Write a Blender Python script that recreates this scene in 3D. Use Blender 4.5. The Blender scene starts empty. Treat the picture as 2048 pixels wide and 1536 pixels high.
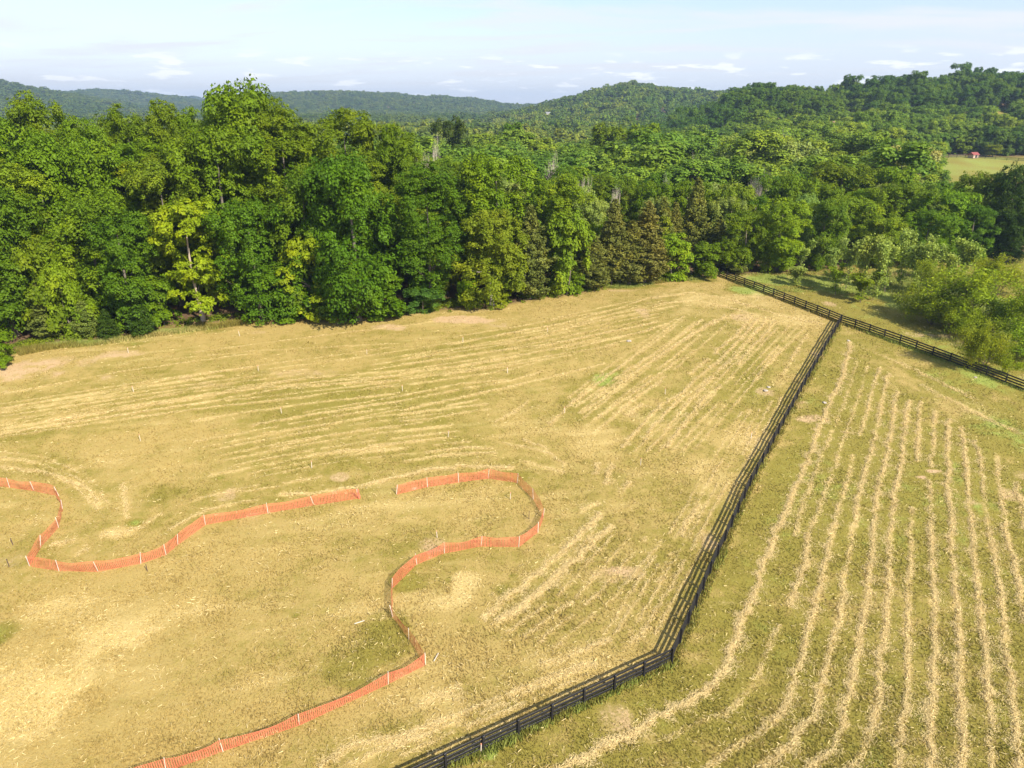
import bpy, bmesh, math, random
import numpy as np
from mathutils import Vector, Matrix

# ------------------------------------------------------------------ camera, sky, sun, exposure
SC = bpy.context.scene
COL = SC.collection
F = 1394.0                       # focal length in photograph pixels (2048 wide)
P = math.atan((768 - 218) / F)   # pitch below the horizon
CZ = 39.0
cosP, sinP = math.cos(P), math.sin(P)
cam_d = bpy.data.cameras.new('camera')
cam_d.sensor_width = 36.0
cam_d.lens = 36.0 * F / 2048.0
cam_d.clip_start, cam_d.clip_end = 0.5, 20000
cam = bpy.data.objects.new('camera', cam_d)
cam.location = (0, 0, CZ)
cam.rotation_euler = (math.pi / 2 - P, 0, 0)
COL.objects.link(cam)
SC.camera = cam

SUN_EL = math.radians(38)
SHADOW = Vector((-0.65, 0.76))                    # the way shadows fall on the ground
SHADOW.normalize()
sun_dir = Vector((-SHADOW.x * math.cos(SUN_EL), -SHADOW.y * math.cos(SUN_EL), math.sin(SUN_EL)))
world = bpy.data.worlds.new('World')
SC.world = world
world.use_nodes = True
nt = world.node_tree
nt.nodes.clear()


def N(t, kind, **kw):
    n = t.nodes.new(kind)
    for k, v in kw.items():
        if k == 'inp':
            for i, val in v.items():
                n.inputs[i].default_value = val
        else:
            setattr(n, k, v)
    return n


def math_node(t, op, a, b=None, c=None, clamp=False):
    n = t.nodes.new('ShaderNodeMath')
    n.operation = op
    n.use_clamp = clamp
    for i, v in enumerate((a, b, c)):
        if v is None:
            continue
        if isinstance(v, (int, float)):
            n.inputs[i].default_value = v
        else:
            t.links.new(v, n.inputs[i])
    return n.outputs[0]


def mix_col(t, fac, a, b, blend='MIX'):
    n = t.nodes.new('ShaderNodeMix')
    n.data_type = 'RGBA'
    n.blend_type = blend
    n.clamp_factor = True
    for i, v in ((0, fac), (6, a), (7, b)):
        if isinstance(v, (int, float)):
            n.inputs[i].default_value = v
        elif isinstance(v, tuple):
            n.inputs[i].default_value = v if len(v) == 4 else v + (1,)
        else:
            t.links.new(v, n.inputs[i])
    return n.outputs[2]


def smooth(t, val, lo, hi, a=0.0, b=1.0):
    n = t.nodes.new('ShaderNodeMapRange')
    n.interpolation_type = 'SMOOTHSTEP'
    t.links.new(val, n.inputs[0])
    n.inputs[1].default_value, n.inputs[2].default_value = lo, hi
    n.inputs[3].default_value, n.inputs[4].default_value = a, b
    return n.outputs[0]


SKY_STRENGTH = 0.11
sky = N(nt, 'ShaderNodeTexSky')
sky.sky_type = 'NISHITA'
sky.sun_disc = False
sky.sun_elevation = SUN_EL
sky.sun_rotation = math.atan2(sun_dir.x, sun_dir.y)
sky.altitude = 200
sky.air_density, sky.dust_density, sky.ozone_density = 1.0, 0.8, 2.5
tc = N(nt, 'ShaderNodeTexCoord')
sep = N(nt, 'ShaderNodeSeparateXYZ')
nt.links.new(tc.outputs['Generated'], sep.inputs[0])
el = math_node(nt, 'MAXIMUM', sep.outputs[2], 0.0)
den = math_node(nt, 'ADD', el, 0.05)
cx_ = math_node(nt, 'DIVIDE', sep.outputs[0], den)
cy_ = math_node(nt, 'DIVIDE', sep.outputs[1], den)
# thin cirrus: streaks on a high plane
cmb = N(nt, 'ShaderNodeCombineXYZ')
nt.links.new(math_node(nt, 'ADD', math_node(nt, 'MULTIPLY', cx_, 0.28), math_node(nt, 'MULTIPLY', cy_, 0.20)), cmb.inputs[0])
nt.links.new(math_node(nt, 'MULTIPLY', cy_, 0.50), cmb.inputs[1])
cir = N(nt, 'ShaderNodeTexNoise', inp={'Scale': 1.5, 'Detail': 7.0, 'Roughness': 0.55, 'Distortion': 0.5})
nt.links.new(cmb.outputs[0], cir.inputs['Vector'])
cirrus = math_node(nt, 'MULTIPLY', smooth(nt, cir.outputs[0], 0.45, 0.66), 0.9)
# fair-weather cumulus seen edge-on, low above the horizon
az = math_node(nt, 'ARCTAN2', sep.outputs[0], sep.outputs[1])
cmb2 = N(nt, 'ShaderNodeCombineXYZ')
nt.links.new(math_node(nt, 'MULTIPLY', az, 20.0), cmb2.inputs[0])
nt.links.new(math_node(nt, 'MULTIPLY', sep.outputs[2], 110.0), cmb2.inputs[1])
cum = N(nt, 'ShaderNodeTexNoise', inp={'Scale': 1.0, 'Detail': 4.0, 'Roughness': 0.5})
nt.links.new(cmb2.outputs[0], cum.inputs['Vector'])
band = math_node(nt, 'MULTIPLY', smooth(nt, sep.outputs[2], 0.008, 0.02), smooth(nt, sep.outputs[2], 0.075, 0.045))
cumulus = math_node(nt, 'MULTIPLY', math_node(nt, 'MULTIPLY', smooth(nt, cum.outputs[0], 0.55, 0.66), band), 0.9)
veil = math_node(nt, 'ADD', smooth(nt, sep.outputs[2], 0.0, 0.15, 0.80, 0.12), 0.0)
SKYWHITE = (4.3, 4.55, 5.3)
c1 = mix_col(nt, cirrus, mix_col(nt, veil, mix_col(nt, 1.0, sky.outputs[0], (1.07, 0.98, 1.02), 'MULTIPLY'), SKYWHITE), (4.75, 4.85, 5.1))
c2 = mix_col(nt, cumulus, c1, (6.4, 6.4, 6.5))
bg = N(nt, 'ShaderNodeBackground', inp={'Strength': SKY_STRENGTH})
nt.links.new(c2, bg.inputs[0])
wo = N(nt, 'ShaderNodeOutputWorld')
nt.links.new(bg.outputs[0], wo.inputs[0])

sun_l = bpy.data.lights.new('sun', 'SUN')
sun_l.energy = 4.6
sun_l.angle = math.radians(0.53)
sun_l.color = (1.0, 0.93, 0.80)
sun = bpy.data.objects.new('sun', sun_l)
sun.rotation_euler = sun_dir.to_track_quat('Z', 'Y').to_euler()
sun.location = (40, -60, 120)
COL.objects.link(sun)

SC.view_settings.view_transform = 'Standard'
SC.view_settings.look = 'None'
SC.view_settings.gamma = 1.0
SC.view_settings.use_curve_mapping = False
SC.view_settings.exposure = 0.9
SC.render.engine = 'CYCLES'
SC.cycles.max_bounces = 6
SC.cycles.diffuse_bounces = 3
SC.cycles.transmission_bounces = 4
SC.cycles.volume_bounces = 0
SC.cycles.use_denoising = True

HAZE_DENSITY = 0.00015

rng = np.random.default_rng(7)
random.seed(7)


# ------------------------------------------------------------------ small helpers
def tag(o, label=None, cat=None, group=None, kind=None):
    if label: o['label'] = label
    if cat: o['category'] = cat
    if group: o['group'] = group
    if kind: o['kind'] = kind
    return o


def obj(name, mesh, parent=None, mat=None, loc=None):
    o = bpy.data.objects.new(name, mesh)
    COL.objects.link(o)
    if mat is not None:
        mesh.materials.clear()
        mesh.materials.append(mat)
    if parent is not None:
        o.parent = parent
    if loc is not None:
        o.location = loc
    return o


def empty(name, loc, rz=0.0, scale=None):
    o = bpy.data.objects.new(name, None)
    o.empty_display_size = 0.5
    COL.objects.link(o)
    o.location = loc
    o.rotation_euler = (0, 0, rz)
    if scale is not None:
        o.scale = scale
    return o


def fast_mesh(name, verts, faces, smooth_shade=False, attrs=None):
    """verts (n,3); faces (m,k) all the same size; attrs: name -> per-vertex float array"""
    me = bpy.data.meshes.new(name)
    verts = np.asarray(verts, dtype=np.float32)
    faces = np.asarray(faces, dtype=np.int32)
    n, (m, k) = len(verts), faces.shape
    me.vertices.add(n)
    me.vertices.foreach_set('co', verts.ravel())
    me.loops.add(m * k)
    me.loops.foreach_set('vertex_index', faces.ravel())
    me.polygons.add(m)
    me.polygons.foreach_set('loop_start', np.arange(0, m * k, k, dtype=np.int32))
    try:
        me.polygons.foreach_set('loop_total', np.full(m, k, dtype=np.int32))
    except Exception:
        pass
    if smooth_shade:
        me.polygons.foreach_set('use_smooth', np.ones(m, dtype=bool))
    me.update(calc_edges=True)
    for nm, arr in (attrs or {}).items():
        at_ = me.attributes.new(nm, 'FLOAT', 'POINT')
        at_.data.foreach_set('value', np.asarray(arr, dtype=np.float32))
    return me


def hash01(ix, iy, seed):
    h = (ix.astype(np.int64) * 374761393 + iy.astype(np.int64) * 668265263 + seed * 1442695041) & 0xFFFFFFFF
    h = ((h ^ (h >> 13)) * 1274126177) & 0xFFFFFFFF
    h = h ^ (h >> 16)
    return (h & 0xFFFF) / 65535.0


def vnoise(x, y, scale, seed=1):
    x = np.asarray(x, float) / scale
    y = np.asarray(y, float) / scale
    ix, iy = np.floor(x), np.floor(y)
    fx, fy = x - ix, y - iy
    fx, fy = fx * fx * (3 - 2 * fx), fy * fy * (3 - 2 * fy)
    a, b = hash01(ix, iy, seed), hash01(ix + 1, iy, seed)
    c, d = hash01(ix, iy + 1, seed), hash01(ix + 1, iy + 1, seed)
    return (a * (1 - fx) + b * fx) * (1 - fy) + (c * (1 - fx) + d * fx) * fy


def sstep(a, b, x):
    t = np.clip((np.asarray(x, float) - a) / (b - a), 0, 1)
    return t * t * (3 - 2 * t)


# ------------------------------------------------------------------ terrain
TAB = [(-9000, -1), (-60, 0), (0, -0.3), (30, 0), (45, 0.9), (60, 2.4), (85, 5.5), (105, 7.8), (125, 8.8), (145, 9.3),
       (180, 9.0), (230, 8.2), (300, 6.5), (420, 3.5), (600, 0), (900, -4), (9000, -4)]
_ty = np.arange(-400, 2000, 1.0)
_tz = np.interp(_ty, [a for a, _ in TAB], [b for _, b in TAB])
_k = np.exp(-0.5 * (np.arange(-24, 25) / 7.0) ** 2)
_k /= _k.sum()
_tz = np.convolve(np.pad(_tz, 24, mode='edge'), _k, mode='valid')

TREE_H = 13.0
RIDGES = [  # (distance, front width, back width, skyline in photograph pixels)
    (640, 0.30, 0.6, [(1290, 262), (1370, 236), (1400, 224), (1480, 184), (1530, 172), (1640, 186), (1760, 166), (1880, 156), (1960, 144), (2048, 154), (2400, 150), (3000, 200)]),
    (1400, 0.30, 0.5, [(960, 236), (1040, 224), (1080, 216), (1150, 198), (1260, 171), (1340, 183), (1430, 188), (1520, 192), (1800, 190), (2600, 190)]),
    (2200, 0.25, 0.5, [(-900, 150), (-300, 150), (0, 163), (60, 178), (120, 187), (170, 196), (250, 210), (320, 226)]),
    (2700, 0.22, 0.4, [(430, 216), (500, 193), (560, 187), (650, 188), (720, 188), (800, 191), (870, 195), (940, 201), (1000, 209), (1090, 213), (1250, 222)]),
    (3200, 0.18, 0.4, [(60, 200), (110, 188), (160, 181), (240, 183), (330, 191), (400, 201), (450, 216)]),
    (5200, 0.12, 0.1, [(-900, 205), (330, 203), (385, 193), (420, 203), (560, 207), (980, 212), (1020, 210), (1060, 207), (1095, 211), (1500, 214), (3000, 212)]),
]
_R = []
for D, wf, wb, pts in RIDGES:
    rr, zz = [], []
    for px, py in pts:
        dz = -D * math.tan(P + math.atan((py - 768) / F))
        zc = D * cosP - dz * sinP
        rr.append((px - 1024) / F * zc / D)
        zz.append(CZ + dz - (TREE_H if D < 3000 else 16.0))
    _R.append((D, wf * D, wb * D, np.array(rr), np.array(zz)))


def T(x, y):
    x = np.asarray(x, float)
    y = np.asarray(y, float)
    base = np.interp(y, _ty, _tz)
    base = base + 7.5 * sstep(70, 210, x) * sstep(225, 360, y)
    base = base + 0.5 * (vnoise(x, y, 31, 3) - 0.5) * sstep(20, 60, y)
    r = x / np.maximum(y, 30.0)
    out = base
    for D, wf, wb, rr, zz in _R:
        top = np.interp(r, rr, zz) + (vnoise(x, y, D * 0.03, 5) - 0.5) * D * 0.006
        s = np.where(y < D, (y - D) / wf, (y - D) / wb)
        prof = np.exp(-s * s)
        z = base + np.maximum(top - base, 0) * prof
        z = np.where(y > 60, z, base)
        out = np.maximum(out, z)
    return out


_S = np.concatenate([np.arange(15, 320, 0.5), np.geomspace(320, 8000, 900)])


def at(px, py):
    """the ground point seen at a photograph pixel"""
    u, v = (px - 1024) / F, (py - 768) / F
    d = np.array([u, cosP - v * sinP, -sinP - v * cosP])
    t = _S
    xs, ys, zs = d[0] * t, d[1] * t, CZ + d[2] * t
    below = zs < T(xs, ys)
    i = int(np.argmax(below)) if below.any() else len(t) - 1
    lo, hi = t[max(i - 1, 0)], t[i]
    for _ in range(22):
        m = 0.5 * (lo + hi)
        if CZ + d[2] * m < float(T(d[0] * m, d[1] * m)):
            hi = m
        else:
            lo = m
    return Vector((d[0] * hi, d[1] * hi, float(T(d[0] * hi, d[1] * hi))))


def project(x, y, z):
    zc = y * cosP - (z - CZ) * sinP
    return 1024 + F * x / zc, 768 + F * (-(z - CZ) * cosP - y * sinP) / zc


def place(px, top, depth):
    """x, and the height of the point seen at (px, top) when it stands at depth y"""
    t = (top - 768) / F
    z = CZ - depth * math.tan(P + math.atan(t))
    zc = depth * cosP - (z - CZ) * sinP
    return (px - 1024) / F * zc, z, zc


# the edge of the wood
EDGE_PX = [(-500, 800), (-200, 760), (0, 722), (40, 695), (85, 684), (184, 674), (331, 654), (397, 643), (482, 638), (560, 636), (676, 634),
           (780, 628), (860, 618), (917, 612), (970, 611), (1013, 605), (1075, 592), (1150, 587), (1235, 567), (1310, 559),
           (1388, 555), (1435, 547), (1500, 543), (1580, 539), (1660, 534), (1740, 524), (1800, 514), (1870, 504), (1960, 500), (2048, 506), (2400, 520)]
_E = [at(*p) for p in EDGE_PX]
EDGE_R = np.array([e.x / e.y for e in _E])
EDGE_Y = np.array([e.y for e in _E])


def edge_y(r):
    return np.interp(r, EDGE_R, EDGE_Y)


PAST_Y = at(1930, 314).y + 3
print('pasture end', PAST_Y)
FENCE_T = at(1681, 647)          # where the two board fences meet
FENCE_CORNER = at(1343, 1328)
FENCE_BACK = at(1436, 552)
FENCE_RIGHT = at(2050, 783)

# patches of colour on the ground: (px, py, rx, ry, what, how much)
PATCH_PX = [
    (40, 742, 110, 22, 'bare', 0.7), (130, 722, 120, 14, 'bare', 0.45), (250, 708, 60, 10, 'bare', 0.5), (925, 640, 75, 9, 'bare', 0.75), (785, 655, 60, 9, 'bare', 0.6), (1010, 652, 25, 7, 'bare', 0.5),
    (1868, 942, 26, 7, 'bare', 1.0), (1842, 955, 15, 4, 'bare', 0.9), (1625, 838, 40, 14, 'bare', 0.6), (1700, 865, 25, 6, 'bare', 0.5),
    (1240, 1140, 26, 9, 'bare', 0.2), (1222, 1166, 20, 6, 'bare', 0.2), (1940, 1005, 25, 8, 'bare', 0.5), (1500, 880, 30, 20, 'bare', 0.35),
    (15, 1125, 40, 22, 'bare', 0.35), (600, 745, 90, 10, 'bare', 0.4), (420, 770, 60, 8, 'bare', 0.35), (1000, 1085, 60, 10, 'bare', 0.25), (1060, 1036, 18, 10, 'bare', 0.35),
    (1890, 672, 40, 9, 'bare', 0.5), (1920, 690, 40, 10, 'bare', 0.5), (510, 665, 30, 6, 'bare', 0.4),
    (930, 1165, 40, 30, 'straw', 1.0), (900, 1205, 55, 28, 'straw', 0.8), (245, 1065, 50, 14, 'straw', 0.8), (240, 1275, 90, 40, 'straw', 0.7), (60, 1400, 130, 130, 'straw', 0.8), (230, 1230, 200, 70, 'straw', 0.4),
    (1480, 875, 70, 40, 'straw', 0.5), (1420, 960, 70, 50, 'straw', 0.35), (1560, 640, 110, 14, 'straw', 0.6), (1450, 600, 110, 16, 'straw', 0.5), (1280, 820, 60, 30, 'straw', 0.4),
    (860, 1420, 120, 50, 'straw', 0.55), (1150, 1330, 140, 40, 'straw', 0.5), (1000, 1000, 1, 1, 'straw', 0.0), (1190, 880, 60, 40, 'straw', 0.4), (1950, 820, 80, 26, 'straw', 0.4), (420, 1120, 200, 40, 'straw', 0.2),
    (1208, 760, 34, 15, 'green', 1.0), (1228, 745, 22, 10, 'green', 0.7), (775, 1290, 60, 80, 'green', 0.5), (700, 1330, 60, 50, 'green', 0.35), (810, 1165, 40, 30, 'green', 0.5), (1040, 955, 40, 18, 'green', 0.4),
    (1010, 1180, 30, 16, 'green', 0.5), (2020, 850, 90, 60, 'green', 0.6), (1930, 760, 120, 30, 'green', 0.4), (980, 1505, 18, 16, 'green', 1.2), (330, 990, 60, 30, 'green', 0.4), (270, 1045, 16, 8, 'green', 0.9),
    (1510, 775, 40, 40, 'green', 0.45), (1480, 720, 50, 40, 'green', 0.35), (600, 800, 260, 50, 'green', 0.25), (860, 1120, 160, 60, 'green', 0.15), (0, 1270, 30, 30, 'green', 0.7), (590, 1232, 8, 6, 'green', 1.0), (900, 1160, 10, 5, 'green', 0.9), (1025, 1150, 12, 6, 'green', 1.0),
    (440, 955, 12, 4, 'green', 0.9), (1330, 830, 60, 20, 'green', 0.25), (1500, 580, 60, 12, 'green', 1.2), (1560, 560, 70, 12, 'green', 1.3), (1700, 570, 120, 24, 'green', 1.1), (1820, 590, 100, 30, 'green', 0.9), (2000, 640, 90, 70, 'green', 0.9), (150, 684, 120, 9, 'green', 1.1), (330, 662, 110, 7, 'green', 1.1), (1250, 572, 110, 6, 'green', 0.8), (1400, 560, 40, 5, 'green', 0.6),
]
PATCHES = []
for px, py, rx, ry, what, amt in PATCH_PX:
    c, a, b, e, f = at(px, py), at(px - rx, py), at(px + rx, py), at(px, py - ry), at(px, py + ry)
    PATCHES.append((c.x, c.y, max((b.x - a.x) / 2, .3), max((e.y - f.y) / 2, .3), what, amt))


def side_of_fence(x, y):
    """> 0 to the right of the dividing fence"""
    ax, ay, bx, by = FENCE_CORNER.x, FENCE_CORNER.y, FENCE_T.x, FENCE_T.y
    d1 = (x - ax) * (by - ay) - (y - ay) * (bx - ax)
    d1 = d1 / math.hypot(bx - ax, by - ay)
    c = at(840, 1536)
    d2 = (x - c.x) * (ay - c.y) - (y - c.y) * (ax - c.x)
    d2 = d2 / math.hypot(ax - c.x, ay - c.y)
    return np.maximum(np.minimum(d1, 1e9), -1e9) if False else np.where(y > ay, d1, np.maximum(d2, d1 * 0 - 99))


HAY = [
    (0.75, 1.6, [(1701, 684), (1698, 704), (1685, 752), (1660, 806), (1636, 862), (1615, 924), (1594, 966), (1581, 1000), (1557, 1056), (1533, 1115), (1505, 1199), (1470, 1272), (1452, 1324), (1423, 1377), (1364, 1410), (1286, 1453), (1200, 1500), (1122, 1533), (1000, 1585)]),
    (0.6, 0.35, [(1714, 723), (1698, 779), (1677, 833), (1647, 905), (1626, 958), (1612, 993), (1602, 1030), (1590, 1075)]),
    (0.6, 0.4, [(1735, 734), (1722, 779), (1706, 825), (1698, 849), (1677, 910), (1660, 960), (1644, 996), (1637, 1024), (1616, 1066)]),
    (0.7, 0.9, [(1616, 1066), (1609, 1133), (1590, 1178), (1574, 1213)]),
    (0.6, 0.35, [(1560, 1250), (1500, 1380), (1452, 1425), (1400, 1445), (1330, 1480)]),
    (0.6, 0.7, [(1760, 736), (1749, 766), (1733, 827), (1719, 873)]),
    (0.7, 0.9, [(1706, 908), (1695, 961), (1679, 1008), (1669, 1052), (1658, 1094), (1644, 1153), (1630, 1216), (1609, 1293), (1590, 1349), (1571, 1412), (1540, 1454), (1494, 1478), (1421, 1530), (1350, 1580)]),
    (0.7, 0.8, [(1778, 747), (1770, 776), (1763, 808), (1754, 859), (1741, 908), (1722, 969), (1716, 1003), (1707, 1056), (1697, 1115), (1686, 1174), (1676, 1244), (1658, 1307), (1644, 1373), (1627, 1433), (1581, 1488), (1519, 1534), (1450, 1590)]),
    (0.7, 1.0, [(1797, 782), (1789, 811), (1781, 873), (1773, 916), (1760, 969), (1752, 1000), (1745, 1077), (1738, 1150), (1728, 1227), (1714, 1297), (1704, 1366), (1693, 1419), (1686, 1464), (1651, 1513), (1623, 1536), (1550, 1600)]),
    (0.7, 1.0, [(1820, 800), (1813, 825), (1809, 873), (1804, 924), (1792, 977), (1787, 1003), (1780, 1087), (1777, 1181), (1770, 1258), (1759, 1314), (1756, 1377), (1749, 1436), (1735, 1485), (1704, 1534), (1660, 1590)]),
    (0.65, 0.9, [(1842, 803), (1838, 841), (1836, 881), (1833, 924)]),
    (0.65, 0.8, [(1824, 1015), (1822, 1049), (1822, 1115), (1817, 1195), (1815, 1297), (1815, 1366), (1806, 1436), (1794, 1536), (1785, 1600)]),
    (0.65, 0.9, [(1872, 822), (1867, 859), (1867, 897), (1861, 934)]),
    (0.7, 1.0, [(1860, 961), (1862, 1035), (1861, 1087), (1866, 1157), (1868, 1237), (1868, 1307), (1866, 1384), (1864, 1454), (1861, 1534), (1858, 1600)]),
    (0.7, 1.0, [(1901, 838), (1895, 862), (1896, 908), (1899, 942), (1893, 972), (1902, 1017), (1902, 1105), (1909, 1167), (1916, 1244), (1923, 1314), (1920, 1394), (1927, 1464), (1923, 1534), (1922, 1600)]),
    (0.7, 1.0, [(1923, 854), (1930, 894), (1932, 934), (1936, 974), (1940, 1024), (1951, 1122), (1958, 1209), (1969, 1297), (1976, 1384), (1979, 1454), (1983, 1534), (1986, 1600)]),
    (0.7, 0.8, [(1952, 881), (1963, 926), (1967, 988), (1981, 1080), (1993, 1140), (2004, 1209), (2012, 1279), (2021, 1349), (2028, 1419), (2039, 1523), (2044, 1600)]),
    (0.7, 0.9, [(1994, 910), (1995, 956), (2003, 996), (2008, 1028), (2018, 1087), (2032, 1133), (2042, 1195), (2052, 1250)]),
    (0.7, 0.8, [(2038, 964), (2033, 982), (2043, 1015), (2050, 1060)]),
    # the wide field: rows along the wood
    (0.3, 0.5, [(0, 818), (156, 792), (352, 757), (508, 734)]), (0.3, 0.5, [(0, 823), (156, 800), (352, 765), (449, 751)]),
    (0.5, 0.5, [(94, 841), (273, 812), (430, 786), (625, 755), (800, 742)]), (0.32, 0.7, [(0, 859), (156, 835), (312, 808), (508, 777), (800, 751)]),
    (0.35, 0.8, [(-30, 876), (59, 859), (234, 831), (391, 808), (586, 773), (800, 761)]), (0.3, 0.6, [(273, 835), (410, 816), (586, 796), (800, 769)]),
    (0.3, 0.6, [(383, 843), (508, 822), (664, 802), (800, 786)]), (0.4, 0.9, [(504, 851), (625, 829), (800, 802), (917, 780)]), (0.3, 0.7, [(602, 826), (715, 808), (800, 793), (917, 768), (1017, 760)]),
    (0.3, 0.5, [(527, 867), (664, 847), (800, 819)]), (0.3, 0.5, [(539, 898), (664, 870), (800, 853)]), (0.35, 0.6, [(648, 909), (800, 888), (853, 881)]),
    (0.3, 0.5, [(539, 929), (664, 906), (800, 898)]), (0.3, 0.5, [(422, 950), (500, 937)]), (0.35, 0.7, [(566, 968), (645, 952)]), (0.3, 0.4, [(398, 997), (469, 984), (560, 974)]),
    (0.55, 1.5, [(559, 990), (625, 988), (684, 978), (742, 966), (800, 954), (844, 942), (926, 932), (970, 933), (1028, 937)]),
    (0.4, 0.8, [(342, 1058), (410, 1022), (478, 1005), (516, 1000)]), (0.35, 0.6, [(360, 1010), (440, 985), (520, 970)]), (0.3, 0.45, [(391, 704), (664, 669), (800, 653), (917, 636), (976, 633)]), (0.3, 0.35, [(332, 720), (508, 702), (800, 687)]),
    (0.3, 0.35, [(0, 790), (250, 742), (520, 705)]), (0.3, 0.3, [(0, 845), (200, 815), (420, 772)]),
    (0.35, 0.7, [(800, 720), (917, 698), (1064, 677), (1181, 645), (1298, 621), (1357, 611)]), (0.4, 0.8, [(900, 690), (1046, 661), (1122, 648), (1240, 616), (1298, 596), (1368, 589)]),
    (0.4, 0.9, [(1043, 668), (1152, 649), (1269, 616), (1327, 607), (1386, 602)]), (0.35, 0.8, [(800, 730), (946, 709), (1093, 689), (1240, 660), (1313, 645)]),
    (0.35, 0.7, [(800, 747), (946, 727), (1093, 701), (1269, 668), (1339, 646)]), (0.3, 0.6, [(800, 756), (946, 736), (1064, 718), (1240, 689)]), (0.3, 0.5, [(888, 750), (1005, 733), (1152, 709)]),
    (0.3, 0.6, [(926, 777), (1023, 762), (1087, 742)]), (0.4, 0.9, [(800, 822), (917, 796), (1005, 777), (1093, 756), (1140, 745), (1210, 727)]), (0.35, 0.6, [(897, 812), (961, 799)]), (0.35, 0.6, [(800, 830), (888, 818), (976, 809)]),
    (0.4, 0.6, [(800, 844), (859, 838), (935, 825), (982, 818)]), (0.35, 0.6, [(800, 865), (908, 851)]), (0.3, 0.5, [(859, 904), (926, 894), (987, 897)]), (0.35, 0.7, [(809, 923), (888, 910), (961, 906), (993, 907)]),
    (0.4, 0.5, [(1005, 885), (1064, 897), (1105, 909)]), (0.4, 0.5, [(1046, 879), (1087, 894), (1130, 930)]), (0.4, 0.5, [(1040, 920), (1090, 935), (1130, 945)]), (0.3, 0.4, [(1100, 640), (1250, 605), (1330, 590), (1390, 585)]),
    # rows running up towards the back fence
    (0.5, 0.7, [(1150, 804), (1190, 770), (1239, 735), (1311, 676), (1370, 632)]), (0.5, 0.8, [(1150, 815), (1204, 778), (1252, 743), (1338, 690), (1405, 639)]), (0.5, 0.8, [(1190, 796), (1257, 754), (1354, 687), (1432, 639)]),
    (0.5, 0.7, [(1163, 828), (1231, 778), (1311, 716), (1392, 665), (1445, 637), (1451, 630)]), (0.5, 0.6, [(1190, 840), (1298, 765), (1351, 724), (1392, 700)]), (0.45, 0.6, [(1193, 861), (1271, 794), (1324, 762)]),
    (1.2, 0.8, [(1252, 832), (1284, 808)]), (0.6, 1.1, [(1427, 708), (1472, 671), (1502, 636)]), (0.5, 0.9, [(1378, 749), (1418, 717)]),
    (0.55, 1.1, [(1244, 896), (1282, 853), (1324, 808), (1360, 792), (1392, 759), (1440, 719), (1480, 679), (1518, 636)]), (0.55, 1.0, [(1290, 878), (1311, 848), (1349, 808), (1418, 757), (1467, 719), (1512, 665), (1534, 639)]),
    (0.5, 0.9, [(1330, 862), (1357, 829), (1386, 797), (1429, 754)]), (0.5, 0.9, [(1475, 730), (1507, 692), (1537, 663), (1550, 641)]), (0.6, 1.0, [(1335, 896), (1354, 867), (1392, 818), (1413, 794), (1443, 770)]),
    (0.7, 0.6, [(1510, 762), (1539, 722), (1566, 695)]), (0.6, 0.5, [(1566, 749), (1590, 708), (1617, 665)]), (0.5, 0.4, [(1100, 850), (1150, 800), (1210, 745)]), (0.5, 0.5, [(990, 846), (1030, 822), (1060, 800)]),
    (0.9, 1.3, [(962, 1239), (1025, 1189), (1081, 1142), (1125, 1104), (1175, 1054), (1203, 1026)]), (0.85, 1.5, [(997, 1245), (1050, 1211), (1103, 1157), (1150, 1120), (1194, 1076), (1225, 1051)]),
    (0.6, 0.6, [(1253, 1295), (1300, 1254)]), (0.6, 0.7, [(1081, 1329), (1190, 1292), (1220, 1275)]), (0.5, 0.6, [(1081, 1370), (1187, 1323)]), (0.5, 0.8, [(1012, 1392), (1047, 1376)]),
    (0.9, 0.7, [(1225, 929), (1209, 970)]), (0.9, 0.7, [(1197, 926), (1190, 951)]), (0.9, 0.8, [(1262, 964), (1241, 989)]), (1.0, 0.6, [(1165, 1022), (1200, 1005)]),
    (0.8, 0.7, [(640, 1536), (700, 1494), (829, 1467), (891, 1441)]), (0.7, 0.5, [(700, 1530), (780, 1490), (860, 1470)]), (1.2, 0.5, [(833, 1414), (919, 1367)]), (0.8, 0.7, [(1350, 1104), (1337, 1120), (1316, 1167)]), (0.6, 0.6, [(1400, 1010), (1372, 1050), (1365, 1075)]),
    (1.2, 0.35, [(1381, 585), (1445, 596), (1526, 620), (1580, 636), (1649, 649)]), (0.9, 0.3, [(1392, 601), (1445, 612), (1560, 645)]), (1.0, 0.3, [(1710, 690), (1760, 710), (1830, 740), (1950, 800)]), (1.2, 0.3, [(1840, 770), (1960, 830), (2048, 870)]),
    (0.5, 0.5, [(0, 935), (85, 943), (147, 964), (185, 985), (198, 1019)]), (0.4, 0.4, [(0, 916), (85, 923), (171, 937)]), (0.6, 0.4, [(246, 967), (256, 1005), (253, 1039)]), (0.9, 0.8, [(205, 1067), (239, 1070), (290, 1050), (321, 1026)]), (0.8, 0.5, [(100, 1090), (150, 1082)]), (0.8, 0.5, [(150, 1110), (180, 1100)]),
    (0.6, 0.5, [(240, 1285), (330, 1255)]),
]

_gr = np.random.default_rng(91)


def row_family(A, B, n, wid, dens):
    """thin rows between two bounding curves, each broken into a few lengths"""
    A, B = np.array(A, float), np.array(B, float)
    for i in range(n):
        f = (i + 0.5) / n + _gr.uniform(-.15, .15) / n
        C = A + (B - A) * f
        q0 = 0.0
        while q0 < 1.0:
            q1 = min(1.0, q0 + _gr.uniform(0.25, 0.6))
            qs = np.linspace(q0, q1, 7)
            u = qs * (len(C) - 1)
            HAY.append((wid * _gr.uniform(.8, 1.2), dens * _gr.uniform(.6, 1.1), [(float(np.interp(v, range(len(C)), C[:, 0])), float(np.interp(v, range(len(C)), C[:, 1]))) for v in u]))
            q0 = q1 + _gr.uniform(0.02, 0.12)


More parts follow.
